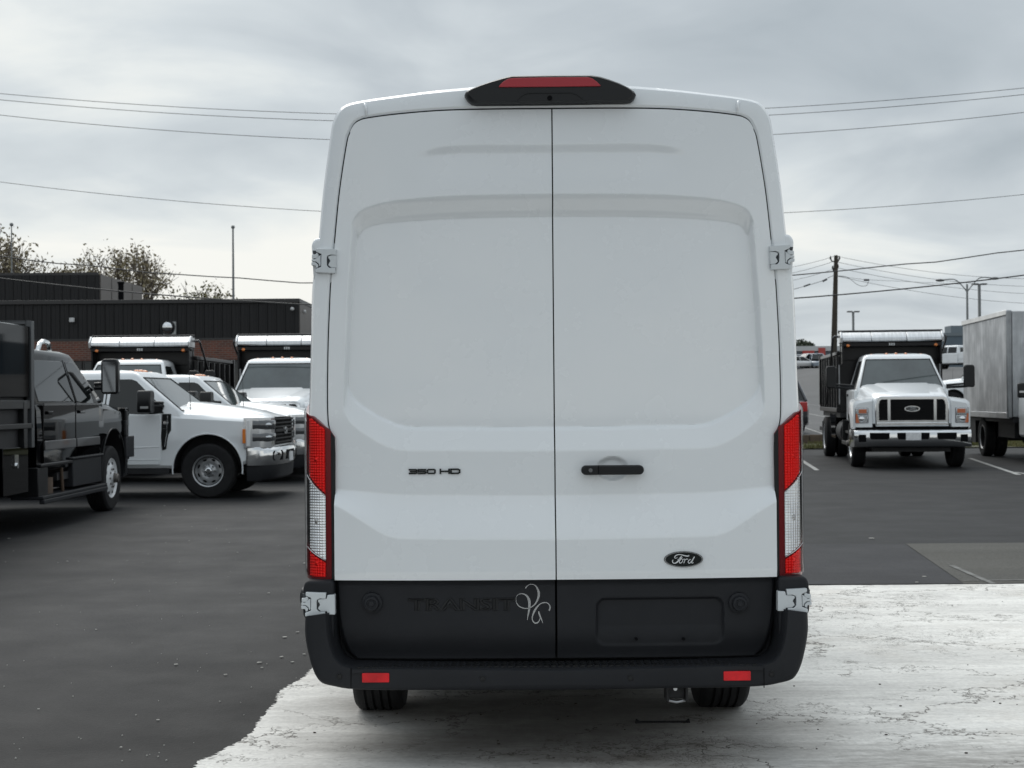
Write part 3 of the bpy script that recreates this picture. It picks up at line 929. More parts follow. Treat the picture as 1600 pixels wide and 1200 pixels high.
# back wall behind the doors, closes the shell
mb.f.append(tuple(reversed(range(n_))))
body = mb.build('body', VANW, van, smooth=30)
body.data.materials.append(PLAST)
for pf in body.data.polygons:
    if (pf.center.y < .45 and pf.center.z < Ls(700, 900).z) or (len(pf.vertices) > 50 and pf.center.y < 1): pf.material_index = 1
AX_R, AX_F, WR = 1.08, 4.83, .345
for ay in (AX_R, AX_F):
    for s in (-1, 1):
        c = MB(); c.cyl((s*.62, ay, WR+.02), (s*1.2, ay, WR+.02), WR+.07, n=40)
        cut(body, [(c, DARK)])

b = MB(); b.cyl((0, .62, .27), (0, .62, .40), .33, n=28); b.box(-.62, -.1, 1.7, 3.4, .22, .36); b.box(-.95, .95, 1.6, 4.2, .30, .36); b.box(-.70, .70, .12, 5.6, .34, .42); b.box(-.44, -.36, .2, 5.4, .30, .34); b.box(.36, .44, .2, 5.4, .30, .34)  # spare wheel, tank and wide sill slab added unseen to block light below
b.cyl((-.66, AX_R, WR), (.66, AX_R, WR), .05, n=12); b.ball((0, AX_R, WR+.0), (.15, .15, .14), 16, 10)
b.build('underbody', DARK, van)
for s in (-1, 1):
    b = MB(); b.box(s*.62-.03, s*.62+.03, .75, 1.9, .42, .46); b.build('leaf_spring', DARK, van)
# glazing of the cab, out of sight from behind
for s in (-1, 1):
    b = MB(); b.prism([(3.75, 1.50), (4.70, 1.46), (4.55, 1.80), (4.25, 2.12), (3.75, 2.14)], 'x', s*.90, s*1.003)
    b.build('side_window', GLASS, van, bevel=.01)
b = MB(); b.loft([[(-.78, 5.16, 1.66), (.78, 5.16, 1.66), (.72, 4.66, 2.24), (-.72, 4.66, 2.24)], [(-.78, 5.0, 1.5), (.78, 5.0, 1.5), (.72, 4.5, 2.1), (-.72, 4.5, 2.1)]])
b.build('windscreen', WIND, van)

# ---- doors: height field over the opening
rowz = lambda py: Ls(700, py).z
zt_o = [(550, 352), (553, 341), (559, 332), (570, 325.5), (590, 319), (620, 313), (680, 307.5), (740, 305), (800, 303.8), (864, 303)]
zt_i = [(558, 372), (562, 362), (568, 355.5), (580, 350.5), (600, 347), (640, 343.5), (700, 340), (760, 338), (864, 336.5)]
zb_i = [(542, 600), (546, 614), (553, 624), (565, 634), (590, 649.5), (605, 657), (620, 663.5), (634, 667), (648, 668), (864, 668)]
zb_o = [(534, 625), (538, 645), (548, 661), (565, 675), (590, 690), (605, 697.5), (620, 702), (640, 703.5), (864, 704)]
zr_o = [(640, 247), (650, 240), (665, 234), (685, 229.5), (710, 226.5), (750, 225), (864, 225)]
zr_i = [(640, 252), (660, 246), (685, 243), (710, 241), (864, 240)]
zl_u = [(520, 765), (560, 768), (600, 772), (640, 774), (864, 775)]
zl_d = [(520, 784), (545, 798), (570, 814), (590, 827), (603, 834), (620, 839), (640, 840), (864, 841)]
def curve(pts):
    c = [Ls(*p) for p in pts]
    x = [q.x for q in c]; z = [q.z for q in c]
    dx = np.linspace(x[0], 0.0, 700)
    Z = np.interp(dx, x, z)
    k = np.ones(13)/13; Zp = np.concatenate([np.full(6, Z[0]), Z, np.full(6, Z[-1])]); Z = np.convolve(Zp, k, 'valid')
    return lambda X: np.interp(X, dx, Z)
C_to, C_ti, C_bi, C_bo, C_ro, C_ri, C_lu, C_ld = map(curve, (zt_o, zt_i, zb_i, zb_o, zr_o, zr_i, zl_u, zl_d))
def side_x(py, px): return Ls(px, py).x
S_ = [(170, 552, 562), (352, 549, 558), (480, 541.5, 549), (600, 537, 543), (700, 536, 541), (1030, 536, 541)]
sz = [rowz(a) for a, _, _ in S_][::-1]
so = [side_x(a, c) for a, c, _ in S_][::-1]; si = [side_x(a, c) for a, _, c in S_][::-1]
def sm(t): t = np.clip(t, 0, 1); return t*t*(3-2*t)
def lin(t, s=.16):        # ramp whose two creases are softly rolled
    t = np.clip(t, 0, 1); return (1-s)*t + s*sm(t)
def lip(t):
    t = np.clip(t, 0, 1); a = np.where(t < .87, t/.87*.70, .70+(t-.87)/.13*.30); return a
H0 = Ls(957, 732)
def smin(a, b, k=.28):
    q = np.maximum(k-np.abs(a-b), 0)/k
    return np.maximum(np.minimum(a, b)-q*q*k*.25*np.where(np.minimum(a, b) < .999, 1, 0)*(1-np.minimum(a, b))*2*np.minimum(a, b)*2, 0)
def relief(X, Z, right):
    """positive = further into the van"""
    x = -np.abs(X)
    top = (C_to(x)-Z)/(C_to(x)-C_ti(x))
    bot = (Z-C_bo(x))/(C_bi(x)-C_bo(x))
    xo = np.interp(Z, sz, so); xi = np.interp(Z, sz, si)
    sd = (x-xo)/(xi-xo)
    h = smin(smin(lin(top), lip(bot)), lin(sd, .6))
    out = .036*h
    # faint ledge near the top, only over the middle
    fade = sm((x-side_x(240, 640))/.14)
    out += .007*fade*lin((C_ro(x)-Z)/(C_ro(x)-C_ri(x)), .3)*sm((Z-C_to(x)-.02)/.18+ .0)
    # lower shelf swells outwards
    out -= .050*lin((C_lu(x)-Z)/(C_lu(x)-C_ld(x)), .25)
    out += .006*sm((rowz(890)-Z)/.05)
    if right:                              # hollow behind the pull handle
        dx = (X-H0.x)/.066; dz = (Z-H0.z)/.052
        r2 = dx*dx+dz*dz
        out += .020*sm((1.0-r2)/.55)
    return out
# outline of the door as x_outer(z) and z_top(x)
Dz = np.array([p.z for p in Dh]); Dx = np.array([p.x for p in Dh])
zsplit = Ls(545, 208).z
ki = int(np.argmin(np.abs(Dz-zsplit)))
def xout(z): return np.interp(z, Dz[:ki+1], Dx[:ki+1])
def ztop(x): return np.interp(x, Dx[ki:], Dz[ki:])
ZB = (Ls(700, 904).z + Ls(1000, 903).z)/2
GAPW = .0045
def door(right):
    NU, NV = 190, 400
    u = np.linspace(0, 1, NU)**.72             # denser near the outer edge
    A = np.zeros((NV, NU, 3))
    xm = Dx[ki]
    for i, vv in enumerate(np.linspace(0, 1, NV)):
        for j, uu in enumerate(u):
            # column top: along the top edge, then down the corner
            pass
    V_, U_ = np.meshgrid(np.linspace(0, 1, NV), u, indexing='ij')
    # height of the column's top
    xt = -GAPW*.6 + (xm+GAPW*.6+.006)*U_
    zt = ztop(xt)-.007
    Zc = ZB + (zt-ZB)*V_
    xo = np.where(Zc < zsplit, xout(np.minimum(Zc, zsplit)), xm) + .006
    blend = np.clip((Zc-ZB)/(zsplit-ZB), 0, 1)
    X = -GAPW*.6 + (xo+GAPW*.6)*U_
    # keep the corner: in the top band use the column layout directly
    Y = .040*(np.abs(X)/.92)**3 + np.where(Zc > 1.35, .022*(np.maximum(Zc-1.35, 0)/1.3)**1.6, 0)
    Xs = -X if right else X
    Y = Y + relief(Xs, Zc, right)
    A[..., 0] = Xs; A[..., 1] = Y; A[..., 2] = Zc
    # returned edges
    def back(r, d=.035): q = r.copy(); q[..., 1] += d; return q
    def roll(r, ins, d): return r
    b = MB(); b.grid(A)
    for e in (A[0], A[-1], A[:, 0], A[:, -1]):
        b.grid([e, back(e, .006), back(e)])
    o = b.build('rear_door', VANW, van, smooth=40)
    m = o.modifiers.new('edge', 'WEIGHTED_NORMAL'); m.keep_sharp = True
    return o
doorL = door(False); doorR = door(True)

# black rubber behind the gaps
b = MB(); b.loft([[(x, yb(0, z)+dy, z) for x, dy in ((-.03, .040), (.03, .040), (.03, .052), (-.03, .052))] for z in [.50+i*(Ls(861, 175).z-.52)/30 for i in range(31)]])
gb = b.build('door_seal', GAPM, van)
b = MB()
b.tube([Vector((p.x*.998, p.y+.022, p.z-.004)) for p in Dring], .010, 6); b.build('door_seal', GAPM, van)

# ---- dark lower cladding of the doors
def cladding(right, dr):
    NU, NV = 150, 60
    zt = ZB-.004; zb = Ls(700, 1030).z
    V_, U_ = np.meshgrid(np.linspace(0, 1, NV), np.linspace(0, 1, NU), indexing='ij')
    Z = zb+(zt-zb)*V_
    xk = [Ls(*q).x for q in ((551, 1029), (541, 1020), (535, 1005), (530, 985), (526, 960), (524, 930), (523, 905))]
    zk = [Ls(*q).z for q in ((551, 1029), (541, 1020), (535, 1005), (530, 985), (526, 960), (524, 930), (523, 905))]
    xo = np.interp(Z, zk, xk)
    X = -GAPW + (xo+GAPW)*U_
    if right: X = -X
    Y = .040*(np.abs(X)/.92)**3 - .012
    Y += .010*sm((Z-(zt-.03))/.03)                      # rolled top edge
    Y += .030*sm((zb+.16-Z)/.16)**2 
    Y += .022*sm((np.abs(X)-np.abs(xo)+.02)/.02)
    if right:                                            # recess for the number plate
        a, c = Ls(930, 933), Ls(1132, 1008)
        cx, cz, hw, hh = (a.x+c.x)/2, (a.z+c.z)/2, (c.x-a.x)/2, (a.z-c.z)/2
        rr = .045
        qx = np.maximum(np.abs(X-cx)-(hw-rr), 0); qz = np.maximum(np.abs(Z-cz)-(hh-rr), 0)
        d = np.sqrt(qx*qx+qz*qz)-rr
        dd = np.where(Z < cz, .020*np.clip((Z-(cz-hh))/.1+.15, 0.15, 1), .020)
        Y += dd*sm(-d/.012)
    A = np.stack([X, Y, Z], -1)
    b = MB(); b.grid(A)
    for e in (A[0], A[-1], A[:, 0], A[:, -1]):
        q = e.copy(); q[..., 1] += .04; b.grid([e, q])
    return b.build('lower_cladding', PLAST, dr, smooth=40)
yclad = lambda x, z: .040*(abs(x)/.92)**3 - .012
cL = cladding(False, doorL); cR = cladding(True, doorR)
# round rubber stops
for px, dr in ((582, doorL), (1153.5, doorR)):
    c = Ls(px, 941)
    b = MB(); b.lathe([(.0, -.040), (.010, -.040), (.013, -.036), (.017, -.036), (.020, -.040), (.028, -.038), (.031, -.030), (.032, -.018), (.042, -.014), (.044, .0)], (c.x, yclad(c.x, c.z), c.z), 'y', 32)
    b.build('rubber_stop', PLAST, dr, smooth=40)
for px in (994, 1068):
    c = Ls(px, 998); b = MB(); b.cyl((c.x, yclad(c.x, c.z)+.0, c.z), (c.x, yclad(c.x, c.z)+.02, c.z), .006, n=12); b.build('screw', GAPM, doorR)
# moulded word on the cladding: raised outlines of wide letters
def stroke_letters(word, x0, x1, z0, z1, yf, r, m, name, parent, gap=.22, proud=.0015):
    n = len(word); W = (x1-x0); widths = {'I': .22, 'M': 1.1}
    tot = sum(widths.get(c, 1) for c in word)+gap*(n-1); k = W/tot; x = x0
    G_ = {'T': [[(0, 1), (1, 1)], [(.5, 1), (.5, 0)]],
          'R': [[(0, 0), (0, 1), (.8, 1), (1, .88), (1, .62), (.8, .48), (0, .48)], [(.6, .48), (1, 0)]],
          'A': [[(0, 0), (.42, 1), (.58, 1), (1, 0)], [(.2, .3), (.8, .3)]],
          'N': [[(0, 0), (0, 1), (1, 0), (1, 1)]],
          'S': [[(1, 1), (.15, 1), (0, .88), (0, .62), (.15, .52), (.85, .52), (1, .40), (1, .12), (.85, 0), (0, 0)]],
          'I': [[(.5, 0), (.5, 1)]],
          '3': [[(0, 1), (.85, 1), (1, .9), (1, .6), (.85, .5), (.15, .5)], [(.85, .5), (1, .4), (1, .1), (.85, 0), (0, 0)]],
          '5': [[(1, 1), (0, 1), (0, .5), (.85, .5), (1, .4), (1, .1), (.85, 0), (0, 0)]],
          '0': [[(.15, 0), (.85, 0), (1, .15), (1, .85), (.85, 1), (.15, 1), (0, .85), (0, .15), (.15, 0)]],
          'H': [[(0, 0), (0, 1)], [(1, 0), (1, 1)], [(0, .5), (1, .5)]],
          'D': [[(0, 0), (0, 1), (.8, 1), (1, .8), (1, .2), (.8, 0), (0, 0)]]}
    b = MB()
    for c in word:
        w = widths.get(c, 1)*k
        for s in G_.get(c, []):
            pts = []
            for (u, v) in s:
                xx, z_ = x+u*w, z0+v*(z1-z0); pts.append(Vector((xx, yf(xx, z_)-proud, z_)))
            # square section strokes with mitred joints built as short bars
            for p, q in zip(pts[:-1], pts[1:]):
                d = (q-p).normalized(); nrm = Vector((-d.z, 0, d.x))*r; e_ = d*r*.8
                P4 = [p-e_+nrm, q+e_+nrm, q+e_-nrm, p-e_-nrm]
                b.loft([[v-Vector((0, proud, 0)) for v in P4], [v+Vector((0, .004, 0)) for v in P4]])
        x += w+gap*k
    return b.build(name, m, parent, smooth=0)
a, c = Ls(638, 954), Ls(806, 933)
def outline_word():
    cu = bpy.data.curves.new('t', 'FONT'); cu.body = 'TRANSIT'; cu.fill_mode = 'NONE'; cu.bevel_depth = .05; cu.bevel_resolution = 1; cu.resolution_u = 3; cu.offset = .01
    o = bpy.data.objects.new('t', cu); COL.objects.link(o); bpy.context.view_layer.update()
    me = bpy.data.meshes.new_from_object(o.evaluated_get(bpy.context.evaluated_depsgraph_get()))
    V = np.array([v.co[:] for v in me.vertices]); F = [tuple(p.vertices) for p in me.polygons]; bpy.data.objects.remove(o)
    mn, mx_ = V.min(0), V.max(0)
    X = a.x+(V[:, 0]-mn[0])/(mx_[0]-mn[0])*(c.x-a.x); Z = a.z+(V[:, 1]-mn[1])/(mx_[1]-mn[1])*(c.z-a.z)
    b = MB(); b.add([(X[i], yclad(X[i], Z[i])-.0005+V[i, 2]*.07, Z[i]) for i in range(len(V))], F)
    return b
outline_word().build('moulded_word', PLAST2, doorL, smooth=60)
tag(bpy.data.objects['moulded_word'], 'outlined raised letters reading TRANSIT in the dark cladding')
# silver ribbon initials stuck on the cladding
SILV = mat('silver_foil', (.55, .56, .57), .25, metal=.85)
def ribbon(uvw, sx, sy, ox, oy, yf, m, name, parent, thick=.002, nn=70):
    pts = smooth_path([(ox+u/sx, oy+v/sy, w/sx) for u, v, w in uvw], nn)
    L3 = [(Ls(px, py), w) for px, py, w in pts]
    b = MB(); f = []; k = []
    for i, (p, w) in enumerate(L3):
        q0 = L3[max(i-1, 0)][0]; q1 = L3[min(i+1, nn-1)][0]
        d = (q1-q0); d.y = 0; d.normalize(); n = Vector((-d.z, 0, d.x))*max(w, .15)*.8/381/2
        for lst, dy in ((f, -thick), (k, .002)):
            lst.append([Vector((q.x, yf(q.x, q.z)+dy, q.z)) for q in (p+n, p-n)])
    rg = [[f[i][0], f[i][1], k[i][1], k[i][0]] for i in range(nn)]
    b.loft(rg)
    return b
S1 = [(365, 262, 30), (400, 215, 22), (450, 180, 18), (510, 172, 20), (570, 190, 26), (625, 260, 42), (658, 350, 62), (655, 440, 60), (620, 540, 44), (560, 625, 32), (490, 680, 26),
      (420, 704, 24), (340, 700, 24), (260, 675, 26), (205, 635, 28), (170, 575, 16), (158, 510, 10), (170, 440, 10), (215, 395, 16), (280, 380, 24), (350, 395, 34), (410, 445, 52), (448, 530, 66), (455, 620, 66), (448, 720, 54), (430, 820, 36), (415, 900, 22), (408, 960, 8)]
S2 = [(885, 755, 34), (905, 710, 34), (905, 660, 32), (880, 610, 26), (835, 580, 26), (780, 575, 28), (720, 590, 26), (660, 630, 30), (600, 700, 48), (555, 780, 50), (525, 860, 30), (515, 930, 24), (535, 990, 28), (580, 1025, 34), (625, 1020, 32), (665, 980, 26), (695, 910, 16)]
S3 = [(655, 770, 30), (668, 820, 40), (695, 890, 36), (725, 960, 24), (750, 1030, 8)]
b = MB()
for S in (S1, S2, S3):
    r_ = ribbon(S, 14.11, 14.11, 795, 900, yclad, SILV, '', None)
    b.add(r_.v, r_.f)
b.build('silver_initials', SILV, doorL, smooth=50)
tag(bpy.data.objects['silver_initials'], 'curling silver ribbon initials like a 9 and a G')

# badge 350 HD
BADGE = mat('gloss_black_badge', (.006, .009, .009), .2, coat=1)
ydoor = lambda right: (lambda x, z: yb(x, z)+float(relief(np.array([x]), np.array([z]), right)[0]))
a, c = Ls(638.5, 740.5), Ls(680.5, 732.8); a2, c2 = Ls(687.5, 740.3), Ls(719, 732.3)
o = stroke_letters('350', a.x+.003, c.x-.002, a.z+.002, c.z-.002, ydoor(False), .0032, BADGE, 'badge_350', doorL, .24, .003)
o['label'] = 'small gloss black badge reading 350 HD'
b2 = stroke_letters('HD', a2.x+.002, c2.x-.002, a2.z+.002, c2.z-.002, ydoor(False), .0034, BADGE, 'badge_hd', doorL, .22, .003)

# oval script emblem
e0 = Ls(1065.5, 871.5); EW, EH = 31.5/381, 13.2/381
yE = ydoor(True)(e0.x, e0.z)
def oval(w, h, y0, y1, n=56): return [[(e0.x+w*math.cos(2*math.pi*i/n), y, e0.z+h*math.sin(2*math.pi*i/n)) for i in range(n)] for y in (y0, y1)]
b = MB(); b.loft(oval(EW*.965, EH*.94, yE-.006, yE+.01)); em = b.build('oval_emblem', BADGE, doorR, bevel=.001)
em['label'] = 'black oval emblem with silver script'
b = MB(); R_ = [oval(EW*s, EH*t, yE-d, yE-d)[0] for s, t, d in ((.94, .90, .005), (.935, .895, .0085), (.895, .835, .0085), (.89, .83, .005))]
b.loft(R_+[R_[0]], caps=False); b.build('silver_ring', SILV, em, smooth=60)
script = [  # crop pixels of the emblem: px = 1020+u/17.78
    [(945, 262, 12), (955, 285, 30), (900, 292, 34), (830, 280, 30), (770, 262, 26), (700, 250, 22), (640, 258, 26), (590, 285, 30), (562, 325, 28), (580, 350, 20), (615, 345, 14), (640, 320, 8)],
    [(760, 290, 14), (725, 330, 34), (690, 385, 40), (650, 440, 42), (600, 480, 36), (545, 490, 30), (508, 460, 28), (505, 420, 24), (530, 395, 12)],
    [(640, 385, 10), (690, 378, 18), (745, 355, 22), (775, 325, 16)],
    [(745, 375, 20), (705, 410, 26), (690, 455, 26), (705, 482, 24), (740, 480, 22), (775, 440, 20), (785, 400, 18), (765, 372, 16), (748, 378, 12)],
    [(785, 400, 10), (815, 378, 18), (845, 385, 22), (835, 430, 26), (812, 490, 24)],
    [(835, 430, 10), (870, 385, 20), (905, 372, 26), (925, 385, 20)],
    [(1010, 385, 16), (970, 395, 22), (940, 430, 26), (938, 470, 26), (965, 488, 24), (1005, 460, 22), (1030, 420, 20)],
    [(1110, 305, 22), (1085, 345, 30), (1050, 410, 32), (1030, 460, 28), (1045, 485, 22), (1085, 465, 12)]]
b = MB()
for s in script:
    r_ = ribbon(s, 17.78, 17.78, 1020, 850, lambda x, z: yE-.0065, SILV, '', None, .0015, 36)
    b.add(r_.v, r_.f)
b.build('script_lettering', mat('silver_print', (.70, .71, .72), .4), em, smooth=0)
em['label'] = 'black oval emblem with a silver ring and the word Ford in script'

# pull handle
h0, h1 = Ls(907.5, 734.5), Ls(1005, 733)
HY = yb(h0.x, h0.z)
b = MB()
def capsule(x0, x1, z, hh, y0, y1, n=10):
    pts = []
    for i in range(n+1):
        t = math.pi/2+math.pi*i/n; pts.append((x0+hh+hh*math.cos(t), z+hh*math.sin(t)))
    for i in range(n+1):
        t = -math.pi/2+math.pi*i/n; pts.append((x1-hh+hh*math.cos(t), z+hh*math.sin(t)))
    return pts
zc = (h0.z+h1.z)/2
b.prism(capsule(h0.x, h1.x, zc, .0195, 0, 0), 'y', HY-.040, HY-.012)
hd = b.build('pull_handle', PLAST2, doorR, bevel=.006, seg=3)
b = MB()
b.prism(capsule(h0.x+.005, h0.x+.07, zc, .0175, 0, 0), 'y', HY-.02, HY+.004); b.prism(capsule(h1.x-.06, h1.x-.005, zc, .0175, 0, 0), 'y', HY-.02, HY+.004)
b.build('handle_foot', PLAST2, hd, bevel=.002)
k = Ls(922, 734.5); b = MB(); b.lathe([(0, -.0425), (.0085, -.0425), (.0095, -.039), (.0095, -.035)], (k.x, HY, zc), 'y', 20); b.build('lock_barrel', CHROME, hd)
b = MB(); b.box(h0.x+.068, h0.x+.072, HY-.0408, HY-.03, zc-.017, zc+.017); b.build('seam', GAPM, hd)

# ---- tail lights
def lightmat(name, col, metal, rough):
    m, t, bb, N, L = node_mat(name)
    bb.inputs['Base Color'].default_value = (*col, 1); bb.inputs['Metallic'].default_value = metal; bb.inputs['Roughness'].default_value = rough
    bb.inputs['Coat Weight'].default_value = .2; bb.inputs['Coat Roughness'].default_value = .02
    tc = N('ShaderNodeTexCoord'); n = N('ShaderNodeTexNoise', Scale=9.0, Detail=2.0)
    L(tc.outputs['Object'], n.inputs['Vector'])
    r = N('ShaderNodeMapRange'); L(n.outputs[0], r.inputs[0])
    for i, v in zip((1, 2, 3, 4), (.35, .65, .9, 1.1)): r.inputs[i].default_value = v
    s = N('ShaderNodeVectorMath', operation='SCALE'); s.inputs[0].default_value = col; L(r.outputs[0], s.inputs['Scale']); L(s.outputs[0], bb.inputs['Base Color'])
    return m
RFL = lightmat('red_reflector', (1.0, .022, .018), .9, .28)
RFD = lightmat('deep_red_lens', (.20, .004, .006), .2, .15)
CLR = lightmat('clear_reflector', (.95, .96, .97), .95, .16)
CHL = mat('light_trim_silver', (.6, .6, .6), .25, metal=.8)
def clear_cover(name, tint):
    m, t, bb, N, L = node_mat(name)
    t.nodes.remove(bb); out = [n for n in t.nodes if n.type == 'OUTPUT_MATERIAL'][0]
    tr = N('ShaderNodeBsdfTransparent'); tr.inputs[0].default_value = (*tint, 1)
    gl = N('ShaderNodeBsdfGlossy'); gl.inputs['Roughness'].default_value = .04
    fr = N('ShaderNodeFresnel'); fr.inputs[0].default_value = 1.35
    ms = N('ShaderNodeMixShader'); L(fr.outputs[0], ms.inputs[0]); L(tr.outputs[0], ms.inputs[1]); L(gl.outputs[0], ms.inputs[2]); L(ms.outputs[0], out.inputs[0])
    return m
COVC = clear_cover('clear_cover', (.97, .97, .97))
# path of the light round the corner, t = 0 inner edge .. 1 rear corner .. 2 along the side
LPTH = smooth_path([(.905, .030), (.935, .026), (.965, .030), (.994, .046), (1.017, .075), (1.032, .12), (1.040, .19), (1.042, .26)], 60)
arc = np.concatenate([[0], np.cumsum(np.hypot(*np.diff(LPTH, axis=0).T))]); arc /= arc[-1]
def lpos(t, off=0.0):
    x = np.interp(t, arc, LPTH[:, 0]); y = np.interp(t, arc, LPTH[:, 1])
    dx = np.interp(t+.01, arc, LPTH[:, 0])-np.interp(t-.01, arc, LPTH[:, 0]); dy = np.interp(t+.01, arc, LPTH[:, 1])-np.interp(t-.01, arc, LPTH[:, 1])
    l = np.hypot(dx, dy)+1e-9
    return x+dy/l*off, y-dx/l*off
zpx = lambda py: Lp(500, py, .03).z
def light(s):
    # s = -1 left, +1 right
    def patch(z_in0, z_out0, z_in1, z_out1, t0, t1, off, amp, nu, nv):
        """corner heights: in = inner edge, out = the end of the patch"""
        A = np.zeros((nv, nu, 3))
        for j in range(nu):
            tt = t0+(t1-t0)*j/(nu-1)
            za = z_in0+(z_out0-z_in0)*j/(nu-1); zb_ = z_in1+(z_out1-z_in1)*j/(nu-1)
            zz_ = za+(zb_-za)*np.linspace(0, 1, nv)
            cell = .0095
            bm_ = np.abs(np.sin(np.pi*zz_/cell))*abs(math.sin(math.pi*(tt*arcL)/cell))
            o = off+amp*np.sqrt(np.clip(bm_, 0, 1))
            x, y = lpos(tt, o)
            A[:, j, 0] = x*s; A[:, j, 1] = y; A[:, j, 2] = zz_
        return A
    arcL = float(np.sum(np.hypot(*np.diff(LPTH, axis=0).T)))
    ze = zpx(906)
    # housing
    NU = 40; A = np.zeros((2, NU, 3)); top = []
    H = thing_part = None
    ztop_in, ztop_mid, ztop_out = zpx(683), zpx(672), zpx(650)
    def ztop_at(t):
        return float(np.interp(t, [0, .06, .30, .36, 1], [ztop_in, ztop_mid, ztop_out, ztop_out+.004, ztop_out+.05]))
    def shell(t0, t1, off, z0f, z1f, n=40):
        f = []; k = []
        for j in range(n):
            t = t0+(t1-t0)*j/(n-1)
            x, y = lpos(t, off); xb, ybk = lpos(t, -.02)
            f.append([(x*s, y, z0f(t)), (x*s, y, z1f(t)), (xb*s, ybk, z1f(t)), (xb*s, ybk, z0f(t))])
        b = MB(); b.loft(f); return b
    hs = shell(0, 1, .004, lambda t: ze, ztop_at).build('tail_light', mat('lamp_housing', (.16, .004, .007), .2, coat=.6), van, bevel=.002)
    ta, tb_ = .125, .42
    zi = lambda py: zpx(py)
    ed = lambda py_out, py_in: (lambda t: float(np.interp(t, [ta, tb_, 1], [zi(py_in), zi(py_out), zi(py_out)+(zi(py_out)-zi(py_in))*.9])))
    up_hi = lambda t: ztop_at(t)-.012
    up_lo, cl_hi = ed(737, 771), ed(741, 775)
    cl_lo, lo_hi = ed(853, 874), ed(858, 879)
    lo_lo = lambda t: zi(901)
    segs = [(up_lo, up_hi, RFL, 'red_upper_lens', COVC), (cl_lo, cl_hi, CLR, 'clear_lens', COVC), (lo_lo, lo_hi, RFL, 'red_lower_lens', COVC)]
    for lo, hi, m, nm, cov in segs:
        def fld(t0, t1, off, amp, nu, nv, mm, name, par):
            A = np.zeros((nv, nu, 3))
            for j in range(nu):
                t = t0+(t1-t0)*j/(nu-1); zz_ = np.linspace(lo(t), hi(t), nv); cell = .0112
                g = np.abs(np.sin(np.pi*zz_/cell))*abs(math.sin(math.pi*t*arcL/cell))
                for i in range(nv):
                    x, y = lpos(t, off+amp*((1-(zz_[i]/cell % 1.0))*.62+.38*g[i]) if amp else off); A[i, j] = (x*s, y, zz_[i])
            b = MB(); b.grid(A)
            return b.build(name, mm, par, smooth=60)
        hh = hi(.2)-lo(.2)
        ln = fld(ta, .36, .0048, .0054 if m is RFL else .0042, 64, max(20, int(hh/.0016)), m, nm, hs)
        fld(.36, .96, .0048, .0, 20, 6, RFD if m is RFL else mat('smoked_lens', (.10, .10, .10), .1, metal=.6, coat=1), nm, hs)
        # clear outer cover
        f = []
        for j in range(24):
            t = ta-.02+(.96-ta+.02)*j/23; x, y = lpos(t, .0125); f.append([(x*s, y, lo(t)-.003), (x*s, y, hi(t)+.003)])
        b = MB(); b.grid(f); b.build('cover', cov, ln, smooth=60)
    # silver dividers
    for fn in (cl_hi, cl_lo):
        b = MB(); pts = []
        for j in range(12):
            t = ta+(.40-ta)*j/11; x, y = lpos(t, .012); pts.append((x*s, y, fn(t)+(.002 if fn is cl_hi else -.002)))
        b.tube(pts, .0022, 6); b.build('divider', CHL, hs)
    # round bulb seats
    for py, m in ((718, RFL), (814, CHL), (880, RFL)):
        x, y = lpos(.24, .003); b = MB(); b.ball((x*s, y, zpx(py)), (.012, .008, .014), 14, 10); b.build('bulb', m, hs)
    b = MB()      # black inner edge
    f = shell(-.0, .055, .008, lambda t: ze+.002, lambda t: ztop_at(t)-.004, 8)
    f.build('inner_rim', PLAST2, hs, bevel=.003)
    return hs
light(-1); light(1)

# ---- hinges
HW = mat('hinge_paint', (.60, .63, .645), .4, coat=.4)
I_ = [(300,250),(840,270),(835,425),(690,415),(605,450),(590,500),(590,700),(650,770),(820,770),(820,915),(285,895),(285,800),(370,770),(440,740),(445,400),(370,370),(300,340)]
T_ = [(645,448),(730,430),(860,430),(880,330),(1075,320),(1085,850),(890,850),(868,765),(705,762),(628,695),(648,640),(684,590),(655,530),(628,515),(625,470)]
T2_ = [(645,448),(730,430),(835,430),(835,765),(705,762),(628,695),(648,640),(684,590),(655,530),(628,515),(625,470)]
C_ = [[(190,415),(290,400),(320,358),(362,390),(372,450),(308,515),(185,515)], [(180,532),(285,532),(390,440),(425,420),(425,715),(390,735),(372,660),(295,598),(180,598)],
      [(175,615),(280,615),(362,690),(355,750),(300,782),(282,705),(175,700)]]
def hinge(s, ox, oy, upper):
    yf = yb(.93, 2.1)-.012 if upper else -.038
    def poly(pl):
        out = []
        for u, v in pl:
            p = Lp(ox+u/17.14, oy+v/17.14, yf-.012)
            out.append((p.x*(1 if s < 0 else -1), p.z))
        return out
    yf = yb(.93, 2.1)-.012 if upper else -.038
    b = MB(); b.prism(poly(I_), 'y', yf-.012, yf+.05)
    h = b.build('hinge', HW, van, bevel=.002)
    b = MB(); b.prism(poly(T2_ if upper else T_), 'y', yf-.009, yf+.03); b.build('hinge_leaf', HW, h, bevel=.002)
    for pl in C_:
        b = MB(); b.prism(poly(pl), 'y', yf-.007, yf+.03); b.build('hinge_knuckle', HW, h, bevel=.002)
    b = MB(); q = poly([(200, 300), (820, 300), (820, 860), (300, 860)]); b.prism(q, 'y', yf+.002, yf+.045); b.build('hinge_backing_plate', mat('hinge_recess', (.05, .055, .06), .6), h)  # dark backing plate behind the gaps of the hinge
    if upper:       # body coloured swelling under the hinge
        b = MB(); q = poly([(250, -60), (700, -60), (835, 60), (835, 1050), (700, 1240), (330, 1240), (200, 1050), (140, 100)])
        b.prism(q, 'y', yf+.022, yf+.20); b.build('hinge_mount', VANW, h, bevel=.02, seg=4)
for s in (-1, 1):
    hinge(s, 460, 911, False); hinge(s, 476, 373.5, True)

